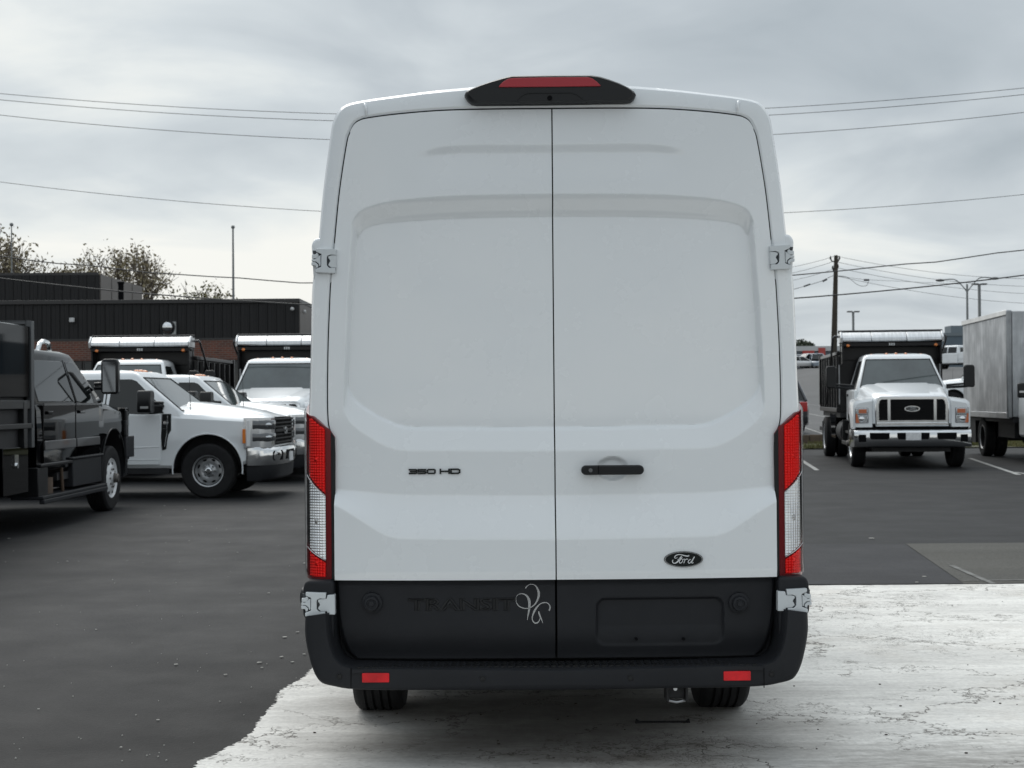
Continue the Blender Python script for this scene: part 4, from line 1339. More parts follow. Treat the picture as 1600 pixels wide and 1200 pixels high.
# ---- bumper
def Lb(px, py): return Lp(px, py, -.13)
outl = [(476, 962), (475.5, 985), (477.5, 1003), (481.5, 1022), (487, 1041), (494, 1056), (504, 1066), (522, 1073.5), (546, 1078), (600, 1080), (700, 1080.5), (866, 1081)]
inl = [(509, 962), (511, 985), (513, 1002), (517, 1018), (523, 1031), (532, 1040), (545, 1044), (560, 1044.3), (600, 1044.5), (650, 1044.5), (740, 1044.5), (866, 1045)]
n = 40
O_ = [Vector(q) for q in smooth_path([Lp(p[0], p[1], -.03 if k_ < 7 else -.13+.02*max(0, 10-k_)) for k_, p in enumerate(outl)], n)]; I2 = [Vector(q) for q in smooth_path([Lb(*p) for p in inl], n)]
O_[-1].x = 0; I2[-1].x = 0
def U(oy, so, iy, si, ib=0.0):
    o = []; i = []
    for k, (a, c) in enumerate(zip(O_, I2)):
        cd = (c-a); cd.y = 0; l = cd.length; cd.normalize()
        o.append(Vector((a.x, oy, a.z))+cd*so)
        w = max(0, 1-k/22)
        q = Vector((c.x, iy, c.z))-cd*si
        q.x += ib*w
        i.append(q)
    wrapx = [Vector((p.x, p.y, p.z)) for p in o]
    L_ = o + [Vector((-p.x, p.y, p.z)) for p in reversed(o[:-1])]
    M_ = i + [Vector((-p.x, p.y, p.z)) for p in reversed(i[:-1])]
    return L_ + list(reversed(M_))
def bow(rg):       # plan curve of the bumper
    return [Vector((p.x, p.y+.07*(abs(p.x)/1.0)**4, p.z)) for p in rg]
rg = [U(.30, .004, .03, 0, .03), U(-.02, .0, .02, 0, .03), U(-.085, .0, -.06, .0, .012), U(-.115, .004, -.105, .001, .003), U(-.130, .015, -.122, .004, 0), U(-.134, .032, -.131, .010, 0)]
b = MB(); b.loft([bow(r) for r in rg], caps=False)
nn_ = len(rg[0]); off0 = (len(rg)-1)*nn_; h_ = nn_//2
for k in range(h_-1):
    b.f.append((off0+k, off0+k+1, off0+nn_-2-k, off0+nn_-1-k)); b.f.append((k, nn_-1-k, nn_-2-k, k+1))
b.f.append((off0+0, off0+nn_-1, nn_-1, 0)) if False else None
bump_ = b.build('rear_bumper', PLAST, van, smooth=50)
# closing tops of the wings
for s in (-1, 1):
    b = MB(); a = Lb(478, 962); c = Lb(509, 962)
    b.box(*sorted((s*abs(a.x)*.985, s*(abs(c.x)-.01))), -.045, .25, a.z-.02, a.z+.004); b.build('wing_cap', PLAST, bump_, bevel=.008)
# step with treads
zst = Lb(700, 1044.5).z
b = MB(); x_ = abs(Lb(545, 1044).x)-.01; b.box(-x_, x_, -.112, .08, zst-.02, zst-.004); b.build('step', PLAST, bump_)
b = MB(); rr = random.Random(4)
for i in range(56):
    for j in range(4):
        x = -x_+.03+i*(2*x_-.06)/55; y = -.095+j*.032
        sx = .009; b.prism([(x-sx+(.006 if j % 2 else 0), y-.009), (x+sx+(.006 if j % 2 else 0), y-.006), (x+sx, y+.009), (x-sx, y+.006)], 'z', zst-.004, zst+.0025)
b.build('step_treads', PLAST2, bump_, smooth=0)['kind'] = 'stuff'
# seams of the bumper corners, sensors, reflectors
for px in (547, 1196):
    a = Lb(px, 1060); b = MB(); b.box(a.x-.0012, a.x+.0012, -.1345+.07*a.x**4, -.09, Lb(px, 1077).z, Lb(px, 1046).z); b.build('seam', GAPM, bump_)
for px, py in ((529, 1060), (754, 1060), (985, 1059), (1208, 1056)):
    a = Lb(px, py); y = -.134+.07*a.x**4; b = MB(); b.lathe([(0, -.002), (.0085, -.002), (.0095, .0), (.0105, .0), (.0108, -.001), (.012, -.0005), (.0125, .004)], (a.x, y, a.z), 'y', 24); b.build('parking_sensor', PLAST2, bump_)
RFM = mat('reflector_red', (.62, .006, .012), .3, coat=.2, spec=.3, var=.3, vscale=12)
for px, py in ((586.5, 1060), (1152.5, 1057)):
    a = Lb(px, py); y = -.134+.07*a.x**4
    b = MB(); w, h = .0545, .0185; b.prism([(a.x-w, a.z-h+.002), (a.x-w+.002, a.z-h), (a.x+w-.002, a.z-h), (a.x+w, a.z-h+.002), (a.x+w, a.z+h-.002), (a.x+w-.002, a.z+h), (a.x-w+.002, a.z+h), (a.x-w, a.z+h-.002)], 'y', y-.006, y+.02)
    b.build('reflector', RFM, bump_, bevel=.0015)
# black corner trims that carry the lower hinges, and side marker domes
for s in (-1, 1):
    P0 = [(474.5, 960), (475, 918), (478, 908), (484, 906), (521, 906), (523, 915), (523, 1000), (506, 1000)]
    q = [(Lp(u, v, -.0).x*(-s), Lp(u, v, -.0).z) for u, v in P0]
    b = MB(); b.prism(q, 'y', -.028, .28); b.build('corner_trim', PLAST, van, bevel=.012, seg=3)
    c = Lp(470, 933, .17)
    b = MB(); b.lathe([(0, .058), (.02, .056), (.04, .048), (.05, .03), (.052, 0)], (0, 0, 0), 'x', 28)
    if s > 0: pass
    o = b.build('side_marker', PLAST2, van); o.location = (s*(abs(c.x)-.055), .17, c.z); o.scale = (s, 1, 1)
    b = MB(); q = [(s*.93, -.03), (s*1.0, -.0)]
# ---- roof end: high level brake lamp
hp = [(726, 152), (727, 148), (733, 144), (748, 137.5), (765, 131.5), (782, 126), (797, 122.2), (860, 121.3), (925, 121.2), (938, 123.5), (952, 128), (968, 134), (982, 141), (991, 147.5), (993, 151), (990, 158), (984, 162), (975, 163.5), (860, 165.5), (745, 166.5), (737, 165), (730, 159)]
q = [(Lp(u, v, .03).x, Lp(u, v, .03).z) for u, v in hp]
b = MB(); cx = sum(p[0] for p in q)/len(q); cz = sum(p[1] for p in q)/len(q)
def rgq(s, y, dz=0): return [(cx+(x-cx)*(1-(1-s)*.35), y, cz+(z-cz)*s+dz) for x, z in q]
zl = min(z for _, z in q)
b.loft([rgq(.90, .32, -.02), rgq(1, .20), rgq(1, .00), rgq(.96, -.022), rgq(.86, -.034)])
bl = b.build('roof_lamp_housing', PLAST2, van, smooth=40)
lp = [(779, 138.5), (781, 135), (787, 129.5), (794, 125.5), (802, 124.2), (860, 123.2), (918, 123), (925, 125), (932, 130), (938, 136), (937, 137), (860, 138)]
q2 = [(Lp(u, v, -.01).x, Lp(u, v, -.01).z) for u, v in lp]
REDH = mat('high_lamp_red', (.38, .012, .024), .35, coat=.15, bump=.05, bscale=160)
b = MB(); b.prism(q2, 'y', -.040, .0); b.build('brake_lens', REDH, bl, bevel=.004)
c = Lp(859, 153.5, -.03); b = MB(); b.lathe([(0, .0), (.008, -.002), (.010, 0), (.010, .01)], (c.x, -.040, c.z), 'y', 20); b.build('camera_lens', GAPM, bl)
b = MB()
for s in (-1, 1):
    pts = [Lp(860+s*58, 161, -.036), Lp(860+s*42, 148, -.036), Lp(860+s*34, 145.5, -.036)]
    b.tube([(p.x, -.0355, p.z) for p in pts], .0015, 6)
p0, p1 = Lp(826, 145.5, -.036), Lp(894, 145, -.036); b.tube([(p0.x, -.0355, p0.z), (p1.x, -.0355, p1.z)], .0015, 6)
b.build('camera_cowl', PLAST2, bl)
# pressed marks of the roof corner
for s in (-1, 1):
    a = Lp(569, 160, .06); c = Lp(570.5, 182, .0)
    b = MB(); b.tube(smooth_path([(a.x, .075, a.z-.006), (a.x+.004, .048, a.z-.012), (c.x, .036, (a.z+c.z)/2), (c.x-.002, yb(c.x, c.z)+.004, c.z+.004)], 10), [.001, .004]+[.0055]*6+[.003, .001], 8)
    o = b.build('roof_seam', VANW, van); o.scale = (1 if s < 0 else -1, 1, 1)
    b = MB(); b.tube(smooth_path([Ls(*p, .016) for p in ((659, 147), (661, 155), (667, 160), (676, 162.5), (688, 162.5))], 16), .004, 6)
    o = b.build('roof_press_line', VANW, van); o.scale = (1 if s < 0 else -1, 1, 1)

# ---- wheels of the van
def lathe_wheel(name, parent, loc, rot_z, r, w, rim_r, rimm, kind, tread=4):
    """rim is the part, tyre and hub its sub-parts; axle along local y, outer face towards -y"""
    b = MB(); hw = w/2
    if kind == 'pickup':
        prof = [(0, -.055), (.055, -.055), (.075, -.045), (.10, -.03), (rim_r*.62, -.045), (rim_r*.86, -.030), (rim_r*.90, -.075), (rim_r*.97, -hw*.86), (rim_r*1.03, -hw*.92), (rim_r*1.05, -hw*.86), (rim_r*1.0, hw*.8)]
    elif kind == 'truck':
        prof = [(0, -.10), (.085, -.16), (.09, -.13), (.15, -.128), (.17, -.125), (rim_r*.72, -.108), (rim_r*.86, -.096), (rim_r*.93, -.100), (rim_r*.98, -hw*.86), (rim_r*1.03, -hw*.92), (rim_r*1.05, -hw*.86), (rim_r*1.0, hw*.8)]
    elif kind == 'dual':
        prof = [(0, .03), (.11, .03), (.16, .12), (rim_r*.8, .10), (rim_r*.92, .0), (rim_r*.98, -hw*.8), (rim_r*1.03, -hw*.92), (rim_r*1.05, -hw*.86), (rim_r*1.0, hw*.8)]
    b.lathe(prof, (0, 0, 0), 'y', 48)
    rim = b.build(name, rimm, parent, smooth=35)
    rim.location = loc; rim.rotation_euler = (0, 0, rot_z)
    t = MB(); sh = r*.045
    tp = [(rim_r*1.04, -hw*.82), (rim_r*1.07, -hw*.93), (rim_r*1.07+(r-rim_r)*.35, -hw*1.02), (r-sh*1.6, -hw*.98), (r-sh*.5, -hw*.86), (r-.002, -hw*.78)]
    gr = []
    for k in range(tread):
        c = -hw*.78+(k+1)*(hw*1.56)/(tread+1)
        gr += [(r, c-.0065), (r-.012, c-.0045), (r-.012, c+.0045), (r, c+.0065)]
    tp += gr + [(x, -y) for x, y in reversed(tp)] + [(rim_r*.9, hw*.7), (rim_r*.9, -hw*.7), (rim_r*1.04, -hw*.82)]
    t.lathe(tp, (0, 0, 0), 'y', 72)
    ty = t.build('tyre', RUBBER, rim, smooth=30)
    if kind == 'pickup':
        d = MB()
        for i in range(8):
            a = 2*math.pi*(i+.5)/8; ca, sa = math.cos(a), math.sin(a); rr_ = rim_r*.74
            pts = []
            for j in range(12):
                q_ = 2*math.pi*j/12; tr, tt = rr_+.016*math.cos(q_), .034*math.sin(q_)
                pts.append((tr*ca-tt*sa, -.042 if True else 0, tr*sa+tt*ca))
            d.loft([pts, [(x, y+.03, z) for x, y, z in pts]])
        d.build('rim_slot', GAPM, rim, smooth=0)
        h = MB(); h.lathe([(0, -.105), (.035, -.105), (.05, -.095), (.056, -.05)], (0, 0, 0), 'y', 24)
        for i in range(8):
            a = 2*math.pi*i/8; h.cyl((.088*math.cos(a), -.075, .088*math.sin(a)), (.088*math.cos(a), -.04, .088*math.sin(a)), .013, n=6)
        h.build('hub', CHROME, rim)
    if kind in ('truck', 'dual'):
        d = MB()
        for i in range(8 if kind == 'truck' else 5):
            nn = 8 if kind == 'truck' else 5
            a = 2*math.pi*(i+.5)/nn; ca, sa = math.cos(a), math.sin(a); rr_ = rim_r*.80
            y0 = -.106 if kind == 'truck' else .092
            pts = [((rr_+.022*math.cos(q_))*ca-.026*math.sin(q_)*sa, y0, (rr_+.022*math.cos(q_))*sa+.026*math.sin(q_)*ca) for q_ in [2*math.pi*j/12 for j in range(12)]]
            d.loft([pts, [(x, y+.03, z) for x, y, z in pts]])
        d.build('hand_hole', GAPM, rim, smooth=0)
        h = MB(); yy = -.215 if kind == 'truck' else -.02
        h.lathe([(0, yy), (.05, yy), (.062, yy+.015), (.068, yy+.07)], (0, 0, 0), 'y', 20)
        for i in range(10):
            a = 2*math.pi*i/10; rr_ = .125; h.cyl((rr_*math.cos(a), yy+.075, rr_*math.sin(a)), (rr_*math.cos(a), yy+.13, rr_*math.sin(a)), .015, n=6)
        h.build('hub', mat('hub_steel', (.16, .15, .14), .5, metal=.8), rim)
    return rim
for s in (-1, 1):
    for ay in (AX_R, AX_F):
        cxw = (abs(Lp(588, 1100, AX_R-.3).x) if ay == AX_R else .87)
        lathe_wheel('wheel', van, (s*cxw, ay, WR), R(90) if s > 0 else R(-90), WR, .235, .21, SILVER, 'pickup')
# hitch and socket under the bumper
a = Lp(1056, 1090, .05); a.z += .022
b = MB(); b.box(a.x-.035, a.x+.035, .03, .09, a.z-.02, a.z+.06); b.box(a.x-.045, a.x-.034, .0, .09, a.z-.03, a.z+.05); b.box(a.x+.034, a.x+.045, .0, .09, a.z-.03, a.z+.05); b.build('hitch_bracket', DARK, van, bevel=.003)
b = MB(); b.tube([(a.x-.04, .03, a.z-.028), (a.x, .02, a.z-.034), (a.x+.04, .03, a.z-.028)], .006, 8); b.cyl((a.x-.005, .02, a.z+.02), (a.x-.005, .045, a.z+.02), .008, n=12); b.build('hitch_pin', ALU, van)
b = MB(); b.tube(smooth_path([(-.18, .5, .33), (0, .42, .285), (.12, .42, .285), (.3, .6, .33)], 16), .03, 12); b.build('exhaust_silencer', DARK, van)
# ------------------------------------------------------------------ trucks: local +x is forward, origin under the front axle
def lerp(a, b, t): return a+(b-a)*t
def sec(X, wt, w, ztc, zts, zm, zb, lat=0):
    h = [(0, ztc), (wt*.55, ztc-.004), (wt*.9, lerp(ztc, zts, .35)), (wt, zts), (lerp(wt, w, .6), zts-.035), (w-.012, zts-.10), (w, zm+.06), (w, zm), (w-.012, zm-.05), (w-.012, zb+.05), (w-.05, zb), (0, zb)]
    return [(X, y, z) for y, z in h] + [(X, -y, z) for y, z in reversed(h[1:-1])]

def side_panel(poly, yf, th, m, name, parent, s, bevel=.006):
    b = MB(); f = [(x, s*(yf(x, z)+th), z) for x, z in poly]; k = [(x, s*(yf(x, z)-.02), z) for x, z in poly]
    b.loft([f, k]); return b.build(name, m, parent, bevel=bevel, smooth=40)

def greenhouse(T, paint, xf, xr, zb, zt, wb, wt, rake=.58, lift=0, crew=False, marker=True, back=True):
    """cab top with glazing. xf = windscreen base, xr = rear of cab"""
    def ring(z, xa, xb, w, r=.07, n=5):
        pts = []
        for cx_, cy_, a0 in ((xa-r, w-r, 0), (xb+r*.6, w-r, 90), (xb+r*.6, -w+r, 180), (xa-r, -w+r, 270)):
            for i in range(n+1):
                a = R(a0+90*i/n); rr = r if cx_ > (xa+xb)/2 else r*.6
                pts.append((cx_+rr*math.cos(a), cy_+r*math.sin(a), z))
        return pts
    H = zt-zb
    zs = zb+H*.84
    rings = [ring(zb-.12, xf+.04, xr, wb, .07), ring(zb, xf, xr, wb-.004, .07), ring(lerp(zb, zs, .5), lerp(xf, xf-rake, .5), xr+.02, lerp(wb, wt, .5)-.004, .07),
             ring(zs, xf-rake, xr+.06, wt, .07), ring(zs+H*.07, xf-rake-.05, xr+.08, wt-.025, .07), ring(zs+H*.125, xf-rake-.16, xr+.13, wt-.10, .10), ring(zt, xf-rake-.42, xr+.30, wt-.32, .08)]
    b = MB(); b.loft(rings); cab = b.build('cab', paint, T, smooth=50)
    yf = lambda x, z: lerp(wb, wt, (z-zb)/(zs-zb))
    xw = lambda z: xf-rake*(z-zb)/(zs-zb)
    # windscreen, slightly bowed
    zl_, zh = zb+.015, zs-.02
    A = []
    for i in range(9):
        z = lerp(zl_, zh, i/8); w_ = yf(0, z)-.068
        A.append([(xw(z)+.008-.004*(abs(j/6-1))**3, w_*(j/6-1), z) for j in range(13)])
    b = MB(); b.grid(A); ws = b.build('windscreen', WIND, T, smooth=60)
    # rubber frame and wipers
    b = MB(); b.tube([A[0][j] for j in range(13)], .016, 6); b.tube([(x+.004, y, z) for x, y, z in A[-1]], .010, 6)
    for c_ in (0, 12): b.tube([A[i][c_] for i in range(9)], .012, 6)
    b.build('windscreen_seal', PLAST2, ws)
    b = MB()
    for y0, y1 in ((.72, .05), (-.02, -.66)):
        b.tube([(xw(zl_)+.05, y0, zl_+.0), (xw(zl_+.06)+.03, lerp(y0, y1, .5), zl_+.05), (xw(zl_+.05)+.03, y1, zl_+.035)], .011, 6)
    b.build('wiper', PLAST2, ws)
    b = MB(); b.box(xf-.02, xf+.10, -.70, .70, zb-.03, zb+.012); b.build('cowl', PLAST2, T, bevel=.01)
    # side windows
    for s in (-1, 1):
        door_r = xf-1.18
        fw = [(xf-.31, zb+.0), (xf-.29, zb+.05), (xf-rake-.05, zs-.075), (xf-rake-.13, zs-.045), (door_r+.06, zs-.045), (door_r+.02, zb+.0), (xf-.62, zb-.035), (xf-.40, zb-.03)]
        w1 = side_panel(fw, yf, .004, GLASS, 'side_window', T, s)
        side_panel([(xf-.28, zb-.02), (xf-.34, zb+.09), (xf-.46, zb+.17), (xf-.46, zb-.02)], yf, .007, PLAST2, 'mirror_sail', T, s)
        if xr < door_r-.4:
            side_panel([(door_r-.07, zb), (door_r-.05, zs-.045), (xr+.20, zs-.06), (xr+.13, zb)], yf, .004, GLASS, 'rear_side_window', T, s)
        side_panel([(door_r-.02, zb-.03), (door_r+.0, zs-.03), (door_r-.016, zs-.03), (door_r-.036, zb-.03)], yf, .002, GAPM, 'door_gap', T, s, 0)
    b = MB(); b.box(xr-.004, xr+.012, -.62, .62, zb+.04, zs-.10)
    o = b.build('rear_window', GLASS, T, bevel=.005)
    if marker:
        for k, y in enumerate((-.54, -.21, 0, .21, .54)):
            b = MB(); zz_ = zt-.012-.02*(abs(y)/.5)**2-.02; b.ball((xf-rake-.24, y*min(1, wt/.75), zz_+.02), (.05, .035, .026), 12, 6)
            b.build('marker_light', AMBER, T)
    return yf, xw, zs

def mirror_part(T, x, y, z, h, w, arm_y0, arm_z, s, low=0.0, th=0.0, ax=0.0):
    b = MB(); yy = s*y
    prof = [(yy-w/2*.8, z-h/2), (yy+w/2*.8, z-h/2), (yy+w/2, z-h/2+.04), (yy+w/2, z+h/2-.05), (yy+w/2*.75, z+h/2), (yy-w/2*.75, z+h/2), (yy-w/2, z+h/2-.05), (yy-w/2, z-h/2+.04)]
    b.prism(prof, 'x', x-.07-th, x+.06+th); m_ = b.build('door_mirror', PLAST2, T, bevel=.025, seg=3)
    b = MB(); b.prism([(u, v) for u, v in [(yy-w/2+.03, z-h/2+.03), (yy+w/2-.03, z-h/2+.03), (yy+w/2-.03, z+h/2-.04), (yy-w/2+.03, z+h/2-.04)]], 'x', x-.074-th, x-.068-th); b.build('mirror_glass', CHROME, m_)
    b = MB()
    b.tube([(x+.02+ax, s*arm_y0, arm_z), (x, s*(y-w*.3), arm_z+low)], .028, 8); b.tube([(x+.02+ax, s*arm_y0, arm_z+.05), (x, s*(y-w*.3), arm_z+.06+low)], .022, 8)
    b.build('mirror_arm', PLAST2, m_)
    return m_

def oval_badge(T, x, y, z, a, c_, m1=CHROME, m2=BADGE):
    n = 28
    b = MB(); b.loft([[(x, y+a*math.cos(2*math.pi*i/n), z+c_*math.sin(2*math.pi*i/n)) for i in range(n)], [(x-.03, y+a*math.cos(2*math.pi*i/n), z+c_*math.sin(2*math.pi*i/n)) for i in range(n)]])
    o = b.build('grille_emblem', m1, T)
    b = MB(); b.loft([[(x+.004, y+a*.86*math.cos(2*math.pi*i/n), z+c_*.78*math.sin(2*math.pi*i/n)) for i in range(n)], [(x-.01, y+a*.86*math.cos(2*math.pi*i/n), z+c_*.78*math.sin(2*math.pi*i/n)) for i in range(n)]])
    f = b.build('emblem_field', m2, o)
    b = MB()
    for s_ in script:      # the same script word, small
        pts = [((u-800)/460*a*.9, (370-v)/160*c_*.85) for u, v, _ in s_]
        b.tube([(x+.006, y-(-p) if False else y+p, z+q) for p, q in pts], a*.022, 4)
    # seen from the front (+x towards the viewer) y runs right to left
    b.v = [(p[0], 2*y-p[1], p[2]) for p in b.v]
    b.build('script_lettering', m1, o)
    return o

# ---- heavy pickup, also the cab of the black truck
def pickup(label, paint, kind, loc, rz, group=None):
    T = thing('pickup_truck' if kind == 'pickup' else 'work_truck', label, 'pickup' if kind == 'pickup' else 'truck', loc, rz, group)
    lift = 0.0 if kind == 'pickup' else .17
    wr = .42 if kind == 'pickup' else .445
    xf = -.40; xr = -2.62 if kind == 'pickup' else -3.15
    zk = 1.33+lift
    S = [sec(.93, .66, .80, 1.20, 1.17, .95, .76), sec(.90, .74, .93, 1.24, 1.21, .95, .72), sec(.80, .78, .985, 1.275, 1.245, .95, .60), sec(.5, .80, 1.005, 1.33, 1.275, .92, .50),
         sec(.1, .82, 1.015, 1.385, 1.30, .90, .46), sec(-.45, .86, 1.015, 1.455, 1.33, .86, .46), sec(-.62, .90, 1.015, 1.40, 1.335, .86, .46), sec(-.9, .94, 1.015, 1.35, 1.33, .86, .46), sec(xr, .94, 1.015, 1.35, 1.33, .86, .46)]
    S = [[(x, y, z+lift) for x, y, z in r] for r in S]
    b = MB(); b.loft(S); body = b.build('body', paint, T, smooth=40)
    for s in (-1, 1):
        c = MB(); c.cyl((0, s*.62, wr+.03+lift*.5), (0, s*1.3, wr+.03+lift*.5), .53 if kind == 'pickup' else .56, n=44); cut(body, [(c, DARK)])
        b = MB(); rr_ = .53 if kind == 'pickup' else .56
        pts = [((rr_+.012)*math.cos(a), (rr_+.012)*math.sin(a)+wr+.03+lift*.5) for a in [R(-8+196*i/30) for i in range(31)]]
        b.tube([(x, s*1.012, z) for x, z in pts], .012, 6, flat=1.0); b.build('arch_lip', paint if kind == 'pickup' else PLAST2, T, smooth=60)
    yf, xw, zs = greenhouse(T, paint, xf, xr, zk, 1.99+lift, .985, .80, rake=.70, marker=kind == 'pickup')
    # hood bulge with creases
    b = MB(); rgs = []
    for X, w_, z_, h_ in ((.84, .44, 1.245, .015), (.6, .50, 1.30, .035), (.2, .54, 1.36, .045), (-.42, .58, 1.44, .04)):
        rgs.append([(X, y, z_+lift+hh) for y, hh in ((-w_-.08, -.03), (-w_, h_*.6), (-w_+.08, h_), (w_-.08, h_), (w_, h_*.6), (w_+.08, -.03), (w_, -.1), (-w_, -.1))])
    b.loft(rgs); b.build('bonnet', paint, T, smooth=30)
    yd = lambda x, z: 1.012
    for s in (-1, 1):
        xs_d = [(-.72, -1.72)] + ([(-1.75, -2.58)] if kind == 'pickup' else [(-1.75, -2.95)])
        for a_, c_ in xs_d:
            pl = [(a_, zk-.04), (a_, .60+lift), (a_-.03, .52+lift), (c_+.03, .52+lift), (c_, .56+lift), (c_, zk-.04)]
            d_ = side_panel(pl, yd, .012, paint, 'door', T, s, .008)
            b = MB(); b.tube([(a_-.02, s*1.022, .80+lift), (lerp(a_, c_, .5), s*1.026, .78+lift), (c_+.02, s*1.022, .80+lift)], .008, 6); b.build('door_crease', paint, d_)
            b = MB(); b.tube([(a_-.015, s*1.020, .60+lift), (c_+.015, s*1.020, .60+lift)], .010, 6); b.build('sill_crease', paint, d_)
            b = MB(); b.box(c_+.10, c_+.32, *sorted((s*1.02, s*1.05)), zk-.15, zk-.11); b.build('door_handle', paint, d_, bevel=.01)
            if kind != 'pickup':
                b = MB(); b.box(c_+.01, a_-.01, *sorted((s*1.02, s*1.04)), zk-.57, zk-.46); b.build('rub_strip', mat('rub_strip_grey', (.06, .06, .062), .35, coat=.4), d_, bevel=.008)
                b = MB(); b.box(c_+.01, a_-.01, *sorted((s*1.015, s*1.03)), zk-.045, zk-.02); b.build('belt_trim', _m['rub_strip_grey'], d_)
        # fender vent badge
        if kind == 'pickup':
            b = MB(); b.loft([[(x, s*1.0165, z) for x, z in ((-.56, 1.30), (-.70, 1.30), (-.72, .92), (-.70, .74), (-.64, .76), (-.60, .98), (-.56, 1.05))], [(x, s*1.0, z) for x, z in ((-.56, 1.30), (-.70, 1.30), (-.72, .92), (-.70, .74), (-.64, .76), (-.60, .98), (-.56, 1.05))]])
            v_ = b.build('fender_vent', PLAST2, T, bevel=.006)
            b = MB(); b.tube([(-.615, s*1.022, 1.27), (-.63, s*1.022, 1.0), (-.665, s*1.022, .80)], .010, 6); b.box(-.68, -.60, *sorted((s*1.0165, s*1.024)), 1.14, 1.19); b.box(-.69, -.61, *sorted((s*1.0165, s*1.024)), 1.05, 1.08); b.build('vent_trim', CHROME, v_)
        # headlight wraps the corner
        q = lambda d: [(.965+d, s*.70, 1.245+lift), (.94+d, s*.90, 1.24+lift), (.80+d, s*(1.005+d), 1.235+lift), (.58, s*(1.018+d), 1.20+lift)]
        hl = MB()
        def hring(z, d=0, k=1.0):
            return [(.975+d, s*.69, z), (.955+d, s*.88, z), (.87+d, s*.98, z), (.78, s*(1.008+d), z), (.56, s*(1.022+d), z), (.56, s*.95, z), (.85, s*.69, z)]
        hl.loft([hring(.76+lift), hring(1.0+lift, .006), hring(1.235+lift)])
        h_ = hl.build('headlight', mat('headlamp_shell', (.62, .63, .64), .15, metal=.55, coat=1) if kind == 'pickup' else BLACKP, T, bevel=.012)
        for zz_, rr2 in ((1.12, .062), (.93, .058)):
            b = MB()
            def lr(z, d=0): return [(.980+d, s*.72, z), (.962+d, s*.875, z), (.880+d, s*(.972+d), z), (.79, s*(1.000+d), z), (.70, s*(1.012+d), z), (.70, s*.95, z), (.85, s*.72, z)]
            b.loft([lr(zz_-rr2*1.15+lift, 0), lr(zz_-rr2*.9+lift, .013), lr(zz_+rr2*.9+lift, .013), lr(zz_+rr2*1.15+lift, 0)])
            b.build('lens', mat('lamp_lens_grey', (.10, .105, .11), .06, metal=.4, coat=1), h_, smooth=50)
            b = MB(); b.ball((.875, s*.90, zz_+lift), (.10, .085, rr2*.75), 18, 12); b.build('projector', mat('projector_silver', (.5, .52, .53), .08, metal=.9), h_)
        b = MB(); b.box(.545, .595, *sorted((s*1.0, s*1.034)), .84+lift, 1.06+lift); b.build('amber_marker', AMBER if kind == 'pickup' else DARK, h_, bevel=.006)
        b = MB(); b.box(.60, .665, *sorted((s*.98, s*1.032)), .79+lift, 1.20+lift); b.build('light_bar', mat('drl_white', (.8, .8, .8), .3, coat=1) if kind == 'pickup' else DARK, h_, bevel=.01)
    # grille
    b = MB(); b.prism([(-.70, .80+lift), (.70, .80+lift), (.70, 1.235+lift), (-.70, 1.235+lift)], 'x', .84, .955)
    g = b.build('grille', GAPM, T, bevel=.01)
    for z in (.84, .90, .96, 1.08, 1.14, 1.20):
        b = MB(); b.box(.955, .985, -.69, .69, z-.012+lift, z+.012+lift); b.build('grille_bar', mat('grille_black', (.006, .006, .007), .5, spec=.25), g, bevel=.005)
    b = MB(); b.box(.955, .995, -.69, .69, 1.0+lift, 1.045+lift); b.build('grille_bar', _m['grille_black'], g, bevel=.006)
    for y in [-.6+.1*i for i in range(13)]:
        b = MB(); b.box(.950, .972, y-.008, y+.008, .82+lift, 1.22+lift); b.build('grille_web', _m['grille_black'], g)
    oval_badge(g, 1.005, 0, 1.02+lift, .13, .055)
    # chrome bumper, three openings
    def brg(z, d, w_=1.0): return [(.60, -1.015*w_, z), (.80, -1.01*w_, z), (.93+d, -.93, z), (1.02+d, -.76, z), (1.06+d, -.4, z), (1.07+d, 0, z), (1.06+d, .4, z), (1.02+d, .76, z), (.93+d, .93, z), (.80, 1.01*w_, z), (.60, 1.015*w_, z),
                                  (.60, .9, z), (.80, .8, z), (.9, 0, z), (.80, -.8, z), (.60, -.9, z)]
    BM = CHROME if kind == 'pickup' else DARK
    b = MB(); b.loft([brg(.50+lift, -.03), brg(.55+lift, .0), brg(.64+lift, .012), brg(.72+lift, .008), brg(.765+lift, -.02), brg(.78+lift, -.05)]); bm_ = b.build('front_bumper', BM, T, smooth=50)
    for y0, y1 in ((-.86, -.50), (-.30, .30), (.50, .86)):
        b = MB(); pts = [(y0, .60), (y0+.03, .57), (y1-.03, .57), (y1, .60), (y1, .69), (y1-.03, .72), (y0+.03, .72), (y0, .69)]
        f = []
        for y, z in pts:
            xx = float(np.interp(abs(y), [0, .4, .76, .93], [1.086, 1.076, 1.036, .945])); f.append((xx, y, z+lift))
        b.loft([f, [(x-.05, y, z) for x, y, z in f]]); b.build('bumper_opening', GAPM, bm_)
    b = MB(); b.box(1.075, 1.095, -.13, .13, .54+lift, .68+lift); b.build('number_plate', PLATE, bm_)
    b = MB(); b.loft([brg(.26+lift, -.12, .96), brg(.30+lift, -.06, .97), brg(.50+lift, -.04, .98)]); b.build('air_dam', PLAST, T, smooth=50)
    # wheels
    turn = R(0) if kind == 'pickup' else R(0)
    rm = SILVER if kind == 'pickup' else WWHEEL
    kk = 'pickup' if kind == 'pickup' else 'truck'
    for s in (-1, 1):
        rot = 0 if s < 0 else math.pi
        lathe_wheel('wheel', T, (0, s*.865, wr), rot+turn, wr, .265, .235 if kind == 'pickup' else .262, rm, kk)
    xb = -3.99 if kind == 'pickup' else -4.9
